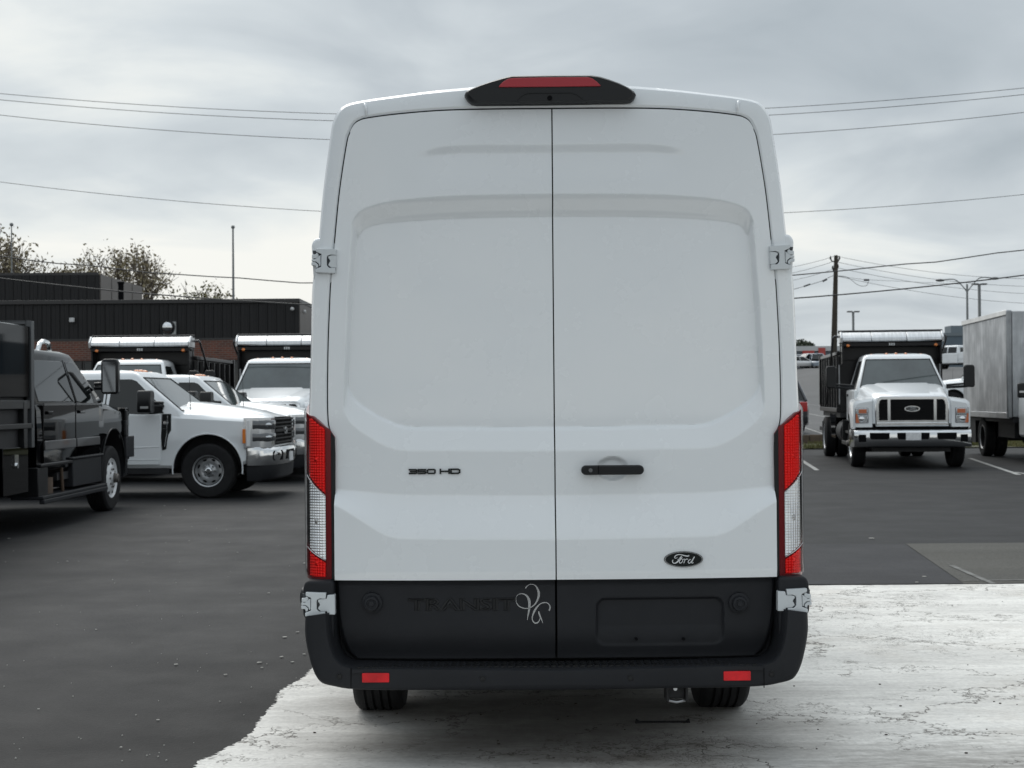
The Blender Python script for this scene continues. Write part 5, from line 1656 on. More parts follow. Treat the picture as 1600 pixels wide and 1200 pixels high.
    if kind == 'pickup':
        b = MB(); b.loft([sec(x, .99, 1.015, zk+.07, zk+.06, .86, .48) for x in (-2.66, -4.90)]); bed = b.build('bed', paint, T, smooth=40)
        for s in (-1, 1):
            c = MB(); c.cyl((xb, s*.62, wr+.03), (xb, s*1.3, wr+.03), .52, n=40); cut(bed, [(c, DARK)])
        b = MB(); b.box(-4.82, -2.74, -.9, .9, zk+.05, zk+.078); b.build('bed_liner', DARK, bed)
        for s in (-1, 1):
            b = MB(); b.box(-4.92, -4.80, *sorted((s*.86, s*1.02)), .88, 1.34); b.build('tail_light', REDL, T, bevel=.01)
        b = MB(); b.box(-4.92, -4.895, -.82, .82, .66, 1.38); b.build('tailgate', paint, T, bevel=.01)
        b = MB(); b.box(-5.10, -4.9, -.95, .95, .46, .62); b.build('rear_bumper', CHROME, T, bevel=.03)
        for s in (-1, 1): lathe_wheel('wheel', T, (xb, s*.865, wr), 0 if s < 0 else math.pi, wr, .265, .235, rm, kk)
        b = MB(); b.cyl((-.28, -.93, 1.36), (-.30, -.93, 1.98), .006, .003, 6); b.build('aerial', DARK, T)
    b = MB(); b.box(-4.9 if kind == 'pickup' else -6.5, .7, -.5, -.38, .38+lift*.5, .52+lift*.5); b.box(-4.9 if kind == 'pickup' else -6.5, .7, .38, .5, .38+lift*.5, .52+lift*.5); b.box(-3.2, .5, -.38, .38, .36, .46)
    b.cyl((0, -.8, wr), (0, .8, wr), .06, n=10); b.cyl((xb, -.8, wr), (xb, .8, wr), .07, n=10); b.ball((xb, 0, wr), .17, 14, 10)
    b.box(-2.4, -.6, -1.0, -.55, .38+lift, .47+lift); b.box(-2.4, -.6, .55, 1.0, .38+lift, .47+lift)
    b.build('chassis', DARK, T)
    for s in (-1, 1):
        if kind == 'pickup':
            m_ = mirror_part(T, -.87, 1.27, 1.49, .34, .24, .98, 1.42, s, th=.04, ax=.16)
            b = MB(); b.box(-.92, -.80, *sorted((s*1.385, s*1.396)), 1.385, 1.42); b.build('mirror_lamp', mat('mirror_silver', (.5, .5, .5), .3, metal=.6), m_)
        else:
            mirror_part(T, -.62, 1.15, 1.83, .47, .23, .93, 1.68, s)
    return T, zk, zs

# ---- medium duty dump truck with a wide nose
def dump_truck(label, loc, rz, group):
    T = thing('dump_truck', label, 'dump truck', loc, rz, group)
    paint = WHITE; WB = 5.35
    # hood: narrow nose flowing back to the cab
    def hs(X, w, z, wl, zl_):
        h = [(0, z), (w*.5, z-.002), (w*.82, z-.012), (w*.95, z-.04), (w, z-.09), (lerp(w, wl, .5), lerp(z-.09, zl_, .5)), (wl, zl_), (wl, .92), (0, .92)]
        return [(X, y, zz_) for y, zz_ in h] + [(X, -y, zz_) for y, zz_ in reversed(h[1:-1])]
    b = MB(); b.loft([hs(.93, .70, 1.47, .74, 1.30), hs(.88, .73, 1.51, .78, 1.32), hs(.5, .77, 1.58, .84, 1.34), hs(-.1, .83, 1.68, .93, 1.38), hs(-.62, .88, 1.755, .97, 1.40)])
    hood = b.build('bonnet', paint, T, smooth=38)
    b = MB(); b.loft([[(.80, -.42, 1.505), (.80, .42, 1.505), (.78, .36, 1.535), (.78, -.36, 1.535)], [(-.5, -.60, 1.72), (-.5, .60, 1.72), (-.5, .52, 1.762), (-.5, -.52, 1.762)]])
    b.build('bonnet_bulge', paint, hood, bevel=.01)
    b = MB()
    for s in (-1, 1): b.tube([(.86, s*.47, 1.503), (.3, s*.52, 1.60), (-.55, s*.55, 1.735)], .006, 6)
    b.build('bonnet_crease', _m['hinge_recess'], hood)
    # fenders
    for s in (-1, 1):
        def fs(X, wi, wo, z, zb):
            return [(X, s*wi, z+.04), (X, s*lerp(wi, wo, .5), z+.015), (X, s*(wo-.05), z-.01), (X, s*(wo-.01), z-.05), (X, s*wo, z-.12), (X, s*wo, zb+.03), (X, s*(wo-.02), zb), (X, s*wi, zb)]
        b = MB(); b.loft([fs(.90, .79, 1.12, 1.34, .84), fs(.86, .77, 1.165, 1.39, .82), fs(.60, .77, 1.185, 1.42, .80), fs(.1, .79, 1.18, 1.43, .80), fs(-.35, .84, 1.14, 1.38, .80), fs(-.62, .88, 1.04, 1.33, .80)])
        f = b.build('fender', paint, T, smooth=38)
        c = MB(); c.cyl((0, s*.74, .52), (0, s*1.5, .52), .62, n=44); cut(f, [(c, DARK)])
        # lamp cluster
        b = MB(); b.box(.86, .915, *sorted((s*.86, s*1.13)), .925, 1.245); h = b.build('headlight', mat('lamp_bezel', (.10, .10, .11), .2, metal=.5, coat=1), T, bevel=.02)
        b = MB(); b.box(.90, .925, *sorted((s*.875, s*1.115)), .94, 1.09); b.build('lamp_lens', mat('lamp_lens_clear', (.55, .57, .58), .08, metal=.7, coat=1), h, bevel=.015)
        b = MB(); b.box(.90, .925, *sorted((s*.875, s*1.115)), 1.10, 1.235); b.build('lamp_lens', _m['lamp_lens_clear'], h, bevel=.015)
        b = MB(); b.box(.915, .930, *sorted((s*.90, s*1.06)), 1.13, 1.215); b.build('indicator', mat('orange_lens', (.55, .14, .05), .2, coat=1), h, bevel=.01)
        b = MB(); b.ball((.915, s*1.0, 1.015), (.03, .065, .055), 14, 10); b.build('lamp_bowl', CHROME, h)
        b = MB(); b.prism([(s*1.05, .935), (s*1.12, .935), (s*1.12, 1.12), (s*1.09, 1.12)], 'x', .91, .932); b.build('indicator', _m['orange_lens'], h)
        # doors and lower cab
        yd = lambda x, z: .985
        b = MB(); b.box(-2.10, -.55, *sorted((s*.60, s*.985)), .92, 1.62); b.build('cab_side', paint, T, bevel=.03)
        d_ = side_panel([(-.80, 1.60), (-.80, 1.02), (-.86, .96), (-1.82, .96), (-1.88, 1.02), (-1.88, 1.60)], yd, .012, paint, 'door', T, s, .008)
        b = MB(); b.box(-1.80, -1.60, *sorted((s*.99, s*1.025)), 1.48, 1.53); b.build('door_handle', PLAST2, d_, bevel=.008)
        # steps, tank
        b = MB(); b.box(-1.9, -.75, *sorted((s*.75, s*1.12)), .42, .50); b.box(-1.85, -.8, *sorted((s*.80, s*1.05)), .66, .72); b.box(-1.9, -1.84, *sorted((s*.8, s*1.1)), .42, .95); b.build('cab_step', PLAST2, T, bevel=.008)
        b = MB(); b.box(-4.55, -3.25, *sorted((s*.55, s*1.12)), .50, 1.08); b.build('tool_box', BLACKP, T, bevel=.015)
        b = MB(); b.box(-6.5, -2.3, *sorted((s*.5, s*1.1)), 1.00, 1.11); b.build('subframe', DARK, T)
        b = MB(); b.cyl((-3.1, s*.85, .68), (-2.1, s*.85, .68), .28, n=24); b.build('fuel_tank', DARK if s < 0 else ALU, T, bevel=.02)
        mirror_part(T, -.72, 1.45, 1.90, .48, .22, .97, 1.66, s, low=.02)
    b = MB(); b.box(-2.08, -.5, -.62, .62, .92, 1.60); b.build('cab_floor', paint, T)
    greenhouse(T, paint, -.50, -2.05, 1.66, 2.42, .93, .735, rake=.52)
    # grille: chrome surround with black fields
    b = MB(); outer = [(-.73, .86), (.73, .86), (.74, 1.30), (.70, 1.45), (.62, 1.485), (-.62, 1.485), (-.70, 1.45), (-.74, 1.30)]
    b.prism(outer, 'x', .80, .965); g = b.build('grille_surround', CHROME, T, bevel=.02)
    for pl, nm in (([(-.43, .985), (.43, .985), (.43, 1.415), (-.43, 1.415)], 'grille_mesh'), ([(.485, .985), (.66, .985), (.665, 1.30), (.645, 1.38), (.61, 1.415), (.485, 1.415)], 'grille_mesh'), ([(-.485, .985), (-.66, .985), (-.665, 1.30), (-.645, 1.38), (-.61, 1.415), (-.485, 1.415)], 'grille_mesh')):
        b = MB(); b.prism(pl, 'x', .93, .972); q = b.build(nm, GAPM, g, bevel=.008)
        y0, y1 = min(p[0] for p in pl)+.01, max(p[0] for p in pl)-.01
        b = MB(); z = 1.01
        while z < 1.38: b.box(.972, .980, y0, y1, z, z+.006); z += .028
        b.build('mesh_bars', PLAST2, q)['kind'] = 'stuff'
    oval_badge(g, .985, 0, 1.22, .155, .06)
    b = MB(); b.box(.94, .99, -.70, .70, .875, .945); b.build('grille_sill', CHROME, g, bevel=.012)
    b = MB(); b.box(.70, .90, -1.12, 1.12, .77, .85); b.build('bumper_gap', GAPM, T)
    # bumper
    def brg(z, d): return [(.55, -1.215, z), (.80, -1.21, z), (.98+d, -1.16, z), (1.05+d, -1.0, z), (1.09+d, -.5, z), (1.10+d, 0, z), (1.09+d, .5, z), (1.05+d, 1.0, z), (.98+d, 1.16, z), (.80, 1.21, z), (.55, 1.215, z), (.55, 1.1, z), (.9, 1.0, z), (.95, 0, z), (.9, -1.0, z), (.55, -1.1, z)]
    b = MB(); b.loft([brg(.44, -.05), brg(.47, -.005), brg(.60, .012), brg(.73, .01), brg(.765, -.0), brg(.79, -.035)]); bm_ = b.build('front_bumper', CHROME, T, smooth=50)
    for y0, y1 in ((-.86, -.47), (-.32, .32), (.47, .86)):
        f = []
        for y, z in [(y0, .64), (y0+.03, .60), (y1-.03, .60), (y1, .64), (y1, .735), (y0, .735)]:
            f.append((float(np.interp(abs(y), [0, .5, 1.0], [1.116, 1.106, 1.066])), y, z))
        b = MB(); b.loft([f, [(x-.05, y, z) for x, y, z in f]]); b.build('bumper_opening', GAPM, bm_)
    for s in (-1, 1):
        b = MB(); b.box(1.02, 1.07, *sorted((s*.93, s*1.08)), .55, .70); b.build('fog_recess', GAPM, bm_, bevel=.008)
    b = MB(); b.box(1.12, 1.135, -.15, .15, .585, .735); b.build('number_plate', PLATE, bm_)
    # running gear
    for s in (-1, 1):
        rot = 0 if s < 0 else math.pi
        lathe_wheel('wheel', T, (0, s*1.0, .49), rot, .49, .28, .29, ALU, 'truck')
        lathe_wheel('wheel', T, (-WB, s*1.06, .49), rot, .49, .26, .29, WWHEEL, 'dual')
        lathe_wheel('wheel', T, (-WB, s*.76, .49), rot, .49, .26, .29, DARK, 'dual')
    b = MB()
    for s in (-1, 1): b.box(-6.6, .85, *sorted((s*.38, s*.48)), .72, .98)
    b.box(-.15, .15, -.75, .75, .42, .56); b.cyl((-WB, -.7, .49), (-WB, .7, .49), .11, n=14); b.ball((-WB, 0, .49), .24, 16, 10)
    b.box(-1.5, .5, -.35, .35, .55, .92); b.box(.3, .7, -.45, .45, .6, .9)
    b.box(-.75, -.65, -.80, .80, .28, .95); b.box(.35, .80, -.78, .78, .34, .60); b.box(-5.0, -4.7, -.55, .55, .35, .7)
    b.build('chassis', DARK, T)
    b = MB(); b.cyl((-2.2, .3, .45), (-.3, .45, .40), .06, n=12); b.box(-.55, -.25, -.5, -.3, .36, .5); b.build('exhaust', mat('rusty_steel', (.10, .07, .05), .7, metal=.4, var=.4), T)
    # dump body
    BF, BB, BZ, TZ = -2.30, -6.55, 1.12, 2.42
    BMT = mat('dump_body_black', (.0045, .0045, .0055), .3, spec=.3, var=.3, vscale=2)
    b = MB(); b.box(BB, BF, -1.17, 1.17, BZ, BZ+.10)
    b.box(BF-.06, BF, -1.17, 1.17, BZ+.10, 2.74)
    b.box(BB, BF-.06, -1.17, -1.12, BZ+.10, TZ); b.box(BB, BF-.06, 1.12, 1.17, BZ+.10, TZ)
    body = b.build('dump_body', BMT, T)
    b = MB(); b.box(BF, BF+.42, -1.16, 1.16, 2.60, 2.68); b.box(BF, BF+.06, -1.17, 1.17, 2.3, 2.60)
    b.prism([(-1.16, 2.2), (-1.12, 2.2), (-1.12, 2.68), (-1.16, 2.68)], 'x', BF, BF+.4); b.prism([(1.16, 2.2), (1.12, 2.2), (1.12, 2.68), (1.16, 2.68)], 'x', BF, BF+.4)
    b.build('cab_shield', BMT, body, bevel=.006)
    for s in (-1, 1):
        for i in range(8):
            x = BF-.10-i*.595; b = MB(); b.prism([(x-.05, s*1.17), (x+.05, s*1.17), (x+.03, s*1.25), (x-.03, s*1.25)], 'z', BZ+.02, TZ-.02); b.build('side_stake', BMT, body, bevel=.004)
        b = MB(); b.box(BB, BF, *sorted((s*1.13, s*1.25)), TZ, TZ+.08); b.box(BB, BF, *sorted((s*1.17, s*1.26)), BZ, BZ+.10); b.build('side_rail', BMT, body, bevel=.01)
        b = MB(); b.box(BF-.14, BF-.02, *sorted((s*1.172, s*1.20)), 1.3, 2.2); b.build('ladder_plate', mat('bare_galvanised', (.33, .34, .35), .4, metal=.7, var=.3, vscale=6), body)
        b = MB(); b.box(BB-.02, BB+.10, *sorted((s*1.17, s*1.27)), BZ+.15, TZ+.10); b.build('corner_post', BMT, body, bevel=.01)
        b = MB(); b.ball((BF+.41, s*1.02, 2.62), (.03, .045, .035), 12, 8); b.build('marker_light', AMBER, body)
        # tarp arm
        b = MB(); b.tube(smooth_path([(BF+.05, s*1.18, 2.83), (BF+.03, s*1.30, 2.84), (BF-.05, s*1.33, 2.74), (BF-.7, s*1.31, 2.35), (BF-1.6, s*1.29, 1.75), (BF-2.3, s*1.28, 1.30)], 20), .024, 8)
        b.build('tarp_arm', mat('arm_steel', (.10, .10, .105), .35, metal=.6), T)
        b = MB(); b.box(BB, BB+.9, *sorted((s*1.03, s*1.27)), .62, .72); b.box(BB-.0, BB+.05, *sorted((s*.62, s*1.2)), .3, .85); b.build('mud_flap', DARK, body)
    b = MB(); b.box(BB-.05, BB, -1.17, 1.17, BZ, TZ); b.build('tailgate', BMT, body, bevel=.01)
    # aluminium wind deflector with tarp roll: three long segments
    sg = [(-1.15, -.48), (-.47, .34), (.35, 1.15)]
    for i, (y0, y1) in enumerate(sg):
        b = MB(); prof = [(BF+.02, 2.70), (BF+.44, 2.70), (BF+.47, 2.73), (BF+.46, 2.79), (BF+.34, 2.90), (BF+.28, 2.92), (BF+.06, 2.92), (BF+.02, 2.88)]
        b.loft([[(x, y, z) for x, z in prof] for y in (y0, y1)]); b.build('tarp_housing_panel', ALU, T, bevel=.008)
    for s in (-1, 1):
        b = MB(); b.prism([(BF+.0, 2.68), (BF+.47, 2.68), (BF+.48, 2.80), (BF+.34, 2.935), (BF, 2.935)], 'y', s*1.153, s*1.20)
        b.build('tarp_housing_end', ALU, T, bevel=.01)
    b = MB(); b.cyl((BF+.12, -1.22, 2.94), (BF+.12, 1.22, 2.94), .035, n=12); b.build('tarp_roller', DARK, T)
    b = MB()
    for y in (-.05, -.0, .05): b.box(BF+.42, BF+.43, y-.016, y+.016, 2.615, 2.668)
    b.build('maker_mark', mat('pale_mark', (.45, .46, .46), .4), T)
    for o in T.children:
        if o.name.split('.')[0] in ('dump_body', 'tarp_housing_panel', 'tarp_housing_end', 'tarp_roller', 'maker_mark', 'tarp_arm'): o.scale = (1, .94, 1)
    return T

# right hand truck
yawR = R(-90-7.2)
pR = P(1421, 700, 29.6); 
dt = dump_truck('white dump truck with chrome grille facing the camera beside the silver box truck', (pR.x, 29.9, 0), yawR, 'white dump trucks with black bodies')
DG = 'white dump trucks with black bodies'
pL = P(200, 600, 30.2)
place(dt, (pL.x-.08, 29.6, 0), R(-90), 'white dump truck with aluminium tarp housing behind the pickups, nearest the black truck', DG)
pL2 = P(436, 600, 30.2)
place(dt, (pL2.x, 29.4, 0), R(-90), 'white dump truck half hidden by the left side of the van, behind the pickups', DG)

# ---- pickups on the left
PG = 'white heavy pickups parked side by side on the left'
fx = P(329, 735, 21.75).x
pk, _, _ = pickup('front white heavy pickup with silver steel wheels and chrome bumper, nearest of the left row', WHITE, 'pickup', (fx, 22.75, 0), R(-2.5), PG)
place(pk, (fx+.02, 27.0, 0), R(-3), 'white heavy pickup parked behind the nearest pickup, its nose hidden by the van', PG)
# pickups on the upper lot, far right
def zt_(x, y): return terrain(x, y)
q = P(1496, 577, 118)
c = place(pk, (q.x-1.0, 120, zt_(q.x, 118)), R(128), 'small far white pickup on the rise, just above the dump truck mirror', 'white pickups far off on the upper lot')
q = P(1484, 610, 66)
c = place(pk, (q.x, 66, zt_(q.x, 66)), R(172), 'white pickup on the upper lot seen between the dump truck cab and the silver box', 'white pickups far off on the upper lot')

# ---- black truck at the left edge, heading away
bt, zk_, zs_ = pickup('glossy black work truck with white wheels at the left edge, turned away', BLACKP, 'black', (0, 0, 0), 0)
bt.location = (-6.50, 19.55, 0); bt.rotation_euler = (0, 0, R(90))
bt.children[0]
for s in (-1, 1):
    b = MB(); b.box(-3.2, -.62, *sorted((s*.72, s*1.10)), .37, .41); b.box(-3.2, -.62, *sorted((s*1.05, s*1.11)), .32, .37); b.build('running_step', PLAST, bt, bevel=.01)
    b = MB(); b.box(-1.95, -.72, *sorted((s*.68, s*1.055)), .44, .78); b.box(-2.0, -.68, *sorted((s*.70, s*1.075)), .78, .81); b.build('battery_box', PLAST, bt, bevel=.012)
    b = MB(); b.box(-3.15, -1.96, *sorted((s*.72, s*1.06)), .74, .78); b.box(-3.2, -2.85, *sorted((s*.68, s*1.04)), .40, .74); b.build('step_bracket', PLAST2, bt, bevel=.01)
    b = MB(); b.box(-2.75, -2.55, *sorted((s*.80, s*1.0)), .41, .60); b.cyl((-2.25, s*1.02, .41), (-2.3, s*1.02, .70), .02, n=10); b.build('valve_block', mat('rusty_steel', (.1, .07, .05), .7), bt)
    b = MB(); b.box(.55, .98, *sorted((s*.99, s*1.035)), .70, 1.0); b.build('bumper_end', PLAST, bt, bevel=.01)
    for x_, nm in ((-5.15, 'w'),): 
        for yy in (.98, .70): lathe_wheel('wheel', bt, (x_, s*yy, .445), 0 if s < 0 else math.pi, .445, .23, .262, WWHEEL, 'dual')
# front rubber wheel arch and lifted stack lamps on the roof
b = MB(); b.box(-3.42, -3.36, -1.03, 1.03, 1.0, 2.40); hb = b.build('headboard', BLACKP, bt)
b = MB(); b.box(-3.44, -3.34, -1.05, -.985, .98, 2.42); b.box(-3.44, -3.34, .985, 1.05, .98, 2.42); b.box(-3.44, -3.34, -.985, .985, 2.38, 2.42); b.build('headboard_frame', mat('dark_galvanised', (.09, .095, .10), .45, metal=.5), bt, bevel=.006)
b = MB(); b.box(-7.2, -3.44, -1.03, 1.03, 1.55, 2.36); b.build('body_box', BLACKP, bt, bevel=.01)
b = MB(); b.box(-7.2, -3.36, -1.04, 1.04, 1.42, 1.52); b.box(-7.2, -3.40, -1.05, 1.05, 1.20, 1.26); b.build('body_rail', PLAST2, bt, bevel=.008)
b = MB(); b.box(-7.2, -3.5, -.98, .98, 1.0, 1.55); b.build('body_floor', DARK, bt)
for s in (-1, 1):
    for i in range(4):
        x = -3.62-i*1.0; b = MB(); b.box(x-.06, x+.06, *sorted((s*.98, s*1.045)), .98, 1.50); b.build('body_post', PLAST2, bt, bevel=.006)
    for i in range(2):
        x0 = -4.30-i*1.8; b = MB(); b.box(x0-(0.0 if i else 0), x0+.80, *sorted((s*.55, s*1.03)), .48, 1.0)
        tb = b.build('tool_box', BLACKP, bt, bevel=.008)
        b = MB(); b.box(x0+.32, x0+.44, *sorted((s*1.03, s*1.045)), .78, .92); b.cyl((x0+.38, s*1.045, .80), (x0+.38, s*1.06, .80), .03, n=12); b.build('latch', CHROME, tb)
b = MB(); b.cyl((-1.45, -.30, 2.25), (-1.45, .3, 2.25), .05, n=12); b.box(-1.5, -1.4, -.25, -.15, 2.1, 2.25); b.box(-1.5, -1.4, .15, .25, 2.1, 2.25)
b.tube(smooth_path([(-1.45, -.45, 2.14), (-1.3, -.45, 2.27), (-1.05, -.45, 2.27), (-.98, -.45, 2.2), (-.98, -.45, 2.12)], 12), .03, 8)
b.build('roof_beacon_bar', CHROME, bt)
for y in (-.25, .25):
    b = MB(); b.ball((-1.45, y, 2.30), (.06, .09, .06), 12, 8); b.build('beacon_lens', AMBER, bt)
# steer the front wheels a little
for o in bt.children:
    if o.name.startswith('wheel') and abs(o.location.x) < .1: o.rotation_euler[2] += R(0)

# ---- silver box truck
X0 = P(1573, 570, 31.7).x
_a = R(-90-6.2); _c = Vector((-2.1*math.cos(_a)+1.225*math.sin(_a), -2.1*math.sin(_a)-1.225*math.cos(_a)))
bx = thing('box_truck', 'silver box truck with a streaked aluminium body cut off by the right edge', 'box truck', (X0-_c.x, 31.7-_c.y, 0), _a)
def streak():
    m, t, bb, N, L = node_mat('streaked_aluminium')
    tc = N('ShaderNodeNewGeometry'); mp = N('ShaderNodeMapping', Scale=(1, 1, .13)); L(tc.outputs['Position'], mp.inputs[0])
    n = N('ShaderNodeTexNoise', Scale=6.0, Detail=6.0, Roughness=.65); L(mp.outputs[0], n.inputs['Vector'])
    n2 = N('ShaderNodeTexNoise', Scale=2.0, Detail=5.0); L(tc.outputs['Position'], n2.inputs['Vector'])
    a = N('ShaderNodeMath', operation='MULTIPLY'); L(n.outputs[0], a.inputs[0]); L(n2.outputs[0], a.inputs[1])
    r = t.nodes.new('ShaderNodeValToRGB'); L(a.outputs[0], r.inputs[0])
    r.color_ramp.elements[0].position = .18; r.color_ramp.elements[0].color = (.42, .43, .44, 1)
    r.color_ramp.elements[1].position = .36; r.color_ramp.elements[1].color = (.66, .67, .68, 1)
    L(r.outputs[0], bb.inputs['Base Color']); bb.inputs['Metallic'].default_value = .35; bb.inputs['Roughness'].default_value = .6
    return m
STK = streak()
LB = 4.85; BX0 = -2.1
b = MB(); b.box(BX0-LB, BX0-.02, -1.19, 1.19, .98, 3.36); box_ = b.build('box_body', STK, bx, bevel=.02)
for s in (-1, 1):
    n = 8; w = (LB-.16)/n
    b = MB(); b.box(-w+.002, -.001, 0, .012, 1.10, 3.26); p_ = b.build('side_panel', STK, box_); p_.location = (BX0-.08, 1.19 if s > 0 else -1.202, 0)
    for i in range(1, n):
        c = p_.copy(); COL.objects.link(c); c.parent = box_; c.location = (BX0-.08-i*w, 1.19 if s > 0 else -1.202, 0)
    b = MB(); b.box(BX0-LB, BX0, *sorted((s*1.17, s*1.225)), 3.27, 3.39); b.box(BX0-LB, BX0, *sorted((s*1.17, s*1.225)), .95, 1.09); b.build('side_rail', ALU, box_, bevel=.012)
    b = MB(); b.box(BX0-.07, BX0+.01, *sorted((s*1.10, s*1.225)), .96, 3.38); b.build('corner_post', mat('corner_alu', (.30, .31, .32), .4, metal=.8, var=.2), box_, bevel=.03, seg=4)
    b = MB()
    for z in (1.7, 2.3, 2.9):
        pass
for i in range(5):
    b = MB(); b.box(BX0-.004, BX0+.014, -1.10+i*.445, -1.10+(i+1)*.445-.008, 1.0, 3.34); b.build('front_panel', STK, box_, bevel=.002)
b = MB(); b.box(BX0+.0, BX0+.45, -.62, .8, 2.35, 3.20); b.build('cooling_unit', mat('unit_white', (.6, .61, .62), .4, coat=.4), bx, bevel=.08, seg=4)
# cab of the box truck
S = [sec(.95, .70, .86, 1.45, 1.42, 1.0, .62), sec(.85, .84, .98, 1.52, 1.48, 1.0, .58), sec(.2, .88, 1.03, 1.60, 1.52, 1.0, .56), sec(-.6, .92, 1.03, 1.62, 1.55, 1.0, .56), sec(-1.9, .94, 1.03, 1.60, 1.56, 1.0, .56)]
b = MB(); b.loft(S); cb = b.build('cab_body', WHITE, bx, smooth=40)
for s in (-1, 1):
    c = MB(); c.cyl((0, s*.6, .52), (0, s*1.5, .52), .56, n=36); cut(cb, [(c, DARK)])
greenhouse(bx, WHITE, -.45, -1.88, 1.60, 2.34, .97, .80, rake=.45)
b = MB(); b.box(.9, .99, -.62, .62, .95, 1.38); b.build('grille', PLAST2, bx, bevel=.02)
for z in (1.02, 1.10, 1.18, 1.26):
    b = MB(); b.box(.985, 1.0, -.6, .6, z, z+.03); b.build('grille_bar', CHROME, bx)
b = MB(); b.box(.75, 1.08, -1.05, 1.05, .45, .72); b.build('front_bumper', CHROME, bx, bevel=.04)
for s in (-1, 1):
    b = MB(); b.box(.80, .93, *sorted((s*.70, s*.98)), 1.02, 1.32); b.build('headlight', _m['lamp_lens_clear'], bx, bevel=.03)
    b = MB(); b.box(.60, .80, *sorted((s*.95, s*1.035)), 1.05, 1.2); b.build('indicator', AMBER, bx, bevel=.01)
    b = MB(); b.tube(smooth_path([(-.55, s*1.02, .98), (-.50, s*1.16, 1.05), (-.48, s*1.20, 1.4), (-.48, s*1.20, 2.35), (-.5, s*1.17, 2.52), (-.55, s*1.05, 2.60), (-.9, s*.85, 2.62)], 24), .032, 8)
    ma = b.build('mirror_arm', PLAST2, bx)
    y_ = 1.24
    b = MB(); b.box(-.56, -.42, *sorted((s*(y_-.12), s*(y_+.14))), 1.42, 1.74); b.build('door_mirror', PLAST2, bx, bevel=.04, seg=3)
    b = MB(); b.box(-.425, -.41, *sorted((s*(y_+.02), s*(y_+.12))), 1.53, 1.57); b.build('mirror_lamp', _m['mirror_silver'], bx)
    rot = 0 if s < 0 else math.pi
    lathe_wheel('wheel', bx, (0, s*.93, .47), rot, .47, .26, .28, WWHEEL, 'truck')
    for y_ in (1.02, .74): lathe_wheel('wheel', bx, (-5.1, s*y_, .47), rot, .47, .24, .28, WWHEEL, 'dual')
b = MB()
for s in (-1, 1): b.box(-6.9, .8, *sorted((s*.36, s*.46)), .70, .95)
b.box(BX0-LB, BX0, -1.1, 1.1, .86, .97); b.cyl((-5.1, -.7, .47), (-5.1, .7, .47), .1, n=12); b.ball((-5.1, 0, .47), .22, 14, 8); b.box(-4.2, -2.6, -.95, -.5, .5, .85)
b.build('chassis', DARK, bx)
b = MB(); b.box(-6.9, -6.0, -1.1, -.6, .3, .86); b.build('mud_flap', DARK, bx)

# ---- ordinary cars of the upper lot
def car(label, paint, loc, rz, L_=4.6, W=1.82, H=1.48, kind='saloon', group='cars far off on the upper lot'):
    T = thing('parked_car', label, 'car', loc, rz, group)
    hw = W/2; zb = .26; zk = H*.60
    S = []
    for x, k, zt in ((L_*.5, .80, .66), (L_*.47, .92, .74), (L_*.25, 1, .80*1.08), (.0, 1, zk+.02), (-L_*.3, 1, zk+.04), (-L_*.47, .95, zk+.02 if kind != 'saloon' else zk), (-L_*.5, .85, zk-.08)):
        S.append(sec(x, hw*k*.86, hw*k, zt+.03, zt, .6, zb))
    b = MB(); b.loft(S); bd = b.build('body', paint, T, smooth=40)
    f0, f1, r1, r0 = (L_*.22, L_*.02, -L_*.22, -L_*.40) if kind == 'saloon' else (L_*.24, L_*.08, -L_*.38, -L_*.47)
    def rg(z, a, c_, w): return [(a, -w*.92, z), (a+.05, 0, z), (a, w*.92, z), ((a+c_)/2, w, z), (c_, w*.92, z), (c_-.04, 0, z), (c_, -w*.92, z), ((a+c_)/2, -w, z)]
    b = MB(); b.loft([rg(zk-.02, f0, r0, hw*.93), rg(H-.08, f1+.02, r1, hw*.74)]); gl = b.build('glass', GLASS, T, smooth=30)
    b = MB(); b.loft([rg(H-.09, f1+.04, r1-.02, hw*.755), rg(H-.03, f1-.05, r1+.08, hw*.72), rg(H, f1-.3, r1+.3, hw*.5)]); b.build('roof', paint, T, smooth=50)
    b = MB()
    for s in (-1, 1):
        b.tube([(f0, s*hw*.86, zk-.02), (f1+.02, s*hw*.69, H-.08)], .035, 6); b.tube([(r0, s*hw*.86, zk), (r1, s*hw*.69, H-.08)], .05, 6); b.tube([((f0+r0)/2, s*hw*.935, zk-.02), ((f1+r1)/2, s*hw*.745, H-.08)], .03, 6)
    b.build('roof_pillar', paint, T)
    for s in (-1, 1):
        b = MB(); z0 = zk-.34 if kind == 'saloon' else zk-.36
        b.box(-L_*.5-.005, -L_*.45, *sorted((s*hw*.58, s*hw*.87)), z0, z0+.32); b.build('tail_light', REDL, T, bevel=.03)
        b = MB(); b.box(L_*.42, L_*.495, *sorted((s*hw*.55, s*hw*.90)), .58, .74); b.build('headlight', _m['lamp_lens_clear'], T, bevel=.03)
        for x in (L_*.30, -L_*.29):
            b = MB(); b.cyl((x, s*(hw-.20), .33), (x, s*(hw+.005), .33), .33, n=24); w_ = b.build('wheel', RUBBER, T, bevel=.02)
            b = MB(); b.cyl((x, s*(hw-.02), .33), (x, s*(hw+.015), .33), .20, n=16); b.build('rim', SILVER, w_)
    b = MB(); b.box(-L_*.515, -L_*.47, -hw*.86, hw*.86, .34, .56); b.build('rear_bumper', PLAST if kind != 'saloon' else paint, T, bevel=.04)
    return T
def CP(n, c, metal=0.3): return mat(n, c, .3, metal=metal, coat=.8)
q = GT(1246, 678)
car('dark sport utility car with a red tail light peeking out right of the van', CP('dark_grey_car_paint', (.05, .05, .055)), (q.x-.72, q.y+2.3, q.z), R(96), 4.7, 1.9, 1.75, 'suv', None)
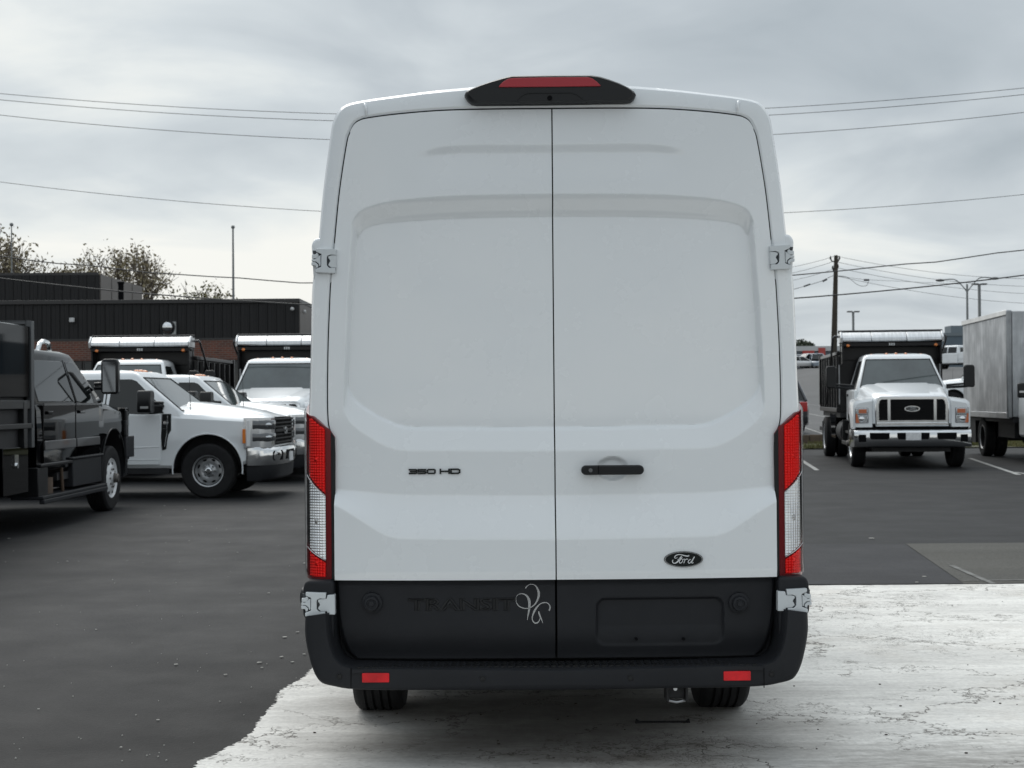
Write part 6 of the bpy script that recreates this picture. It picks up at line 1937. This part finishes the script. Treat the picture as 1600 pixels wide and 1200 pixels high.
far_specs = [
 (1251, 597, 175, 'small white car at the left end of the far row on the upper lot', (.7, .7, .7), 15, 'saloon'),
 (1248, 588, 188, 'pale car showing only its roof behind the small white one', (.5, .52, .54), 10, 'suv'),
 (1263, 599, 178, 'silver white van standing in the middle of the far row', (.62, .64, .66), 200, 'suv'),
 (1277, 597, 176, 'blue grey sport utility car in the far row just left of the dump truck', (.16, .20, .25), 265, 'suv'),
 (1273, 587, 190, 'dark red car in the rear of the far row', (.22, .03, .03), 100, 'suv'),
 (1292, 597, 180, 'dark car in the far row beside the blue grey one', (.04, .045, .05), 80, 'saloon')]
for i, (px, py, Y, lab, c, a, k) in enumerate(far_specs):
    p = P(px, py, Y); car(lab, CP('far_car_paint_%d' % i if False else 'car_paint_' + ('white', 'pale', 'silver', 'blue', 'red', 'dark')[i], c), (p.x, Y, terrain(p.x, Y)), R(a), 4.6, 1.85, 1.5 if k == 'saloon' else 1.85, k)

# far building with a pale fascia and the blue grey one behind the trucks
p0 = P(1236, 570, 205); p1 = P(1292, 566, 205); gz = terrain(p0.x, 205)
fb = thing('far_showroom', 'far low building with pale fascia and red signs right of the van', 'building', (p0.x, 205, gz))
W_ = p1.x-p0.x+9
b = MB(); b.box(-6, W_, 0, 14, 0, 3.0); b.build('wall', mat('far_wall_grey', (.13, .15, .17), .7), fb)
b = MB(); b.box(-6.2, W_+.2, -.25, .0, 2.85, 3.55); b.build('fascia', mat('far_fascia', (.52, .53, .53), .6), fb)
for x in (1.6, 3.9):
    b = MB(); b.box(x, x+(1.7 if x < 2 else 1.0), -.35, -.26, 2.2, 2.9+(.4 if x > 3 else 0)); b.build('sign_panel', mat('far_red_sign', (.42, .06, .05), .5), fb)
for x in range(0, int(W_)-1, 2):
    b = MB(); b.box(x+.1-1, x+1.7-1, -.04, .0, .5, 2.1); b.build('window', GLASS, fb)
p0 = P(1440, 530, 200); p1 = P(1483, 518, 200); gz = terrain(p1.x, 200)
bb_ = thing('blue_grey_warehouse', 'flat blue grey warehouse far behind the dump truck and box truck', 'building', (p1.x, 200, gz))
b = MB(); H_ = P(1500, 521, 200).z-gz; b.box(-1.0, 34, 0, 30, 0, H_); b.build('wall', mat('blue_grey_cladding', (.10, .135, .165), .6, var=.08, vscale=.4), bb_)
b = MB(); b.box(-1.1, 34.1, -.15, 0, H_-.35, H_+.1); b.build('parapet', mat('parapet_grey', (.16, .19, .21), .6), bb_)
b = MB(); b.box(1.5, 4.0, 4, 7, H_, H_+1.3); b.build('roof_unit', _m['parapet_grey'], bb_)
# trees on the far right
for px, top, Y, sd, lab in ((1250, 534, 225, 13, 'dark green far tree directly beside the van'), (1268, 541, 228, 17, 'lower dark far tree left of the dump truck body'),
                            (1288, 552, 230, 13, 'far tree dipping behind the dump truck side'), (1228, 540, 228, 12, 'far tree mostly behind the van')):
    p = P(px, top, Y); gz = terrain(p.x, Y)
    tree(p.x, Y, p.z-gz, 1.3, 0, L3, sd, lab, leafsize=.30, z0=gz, depth=5)
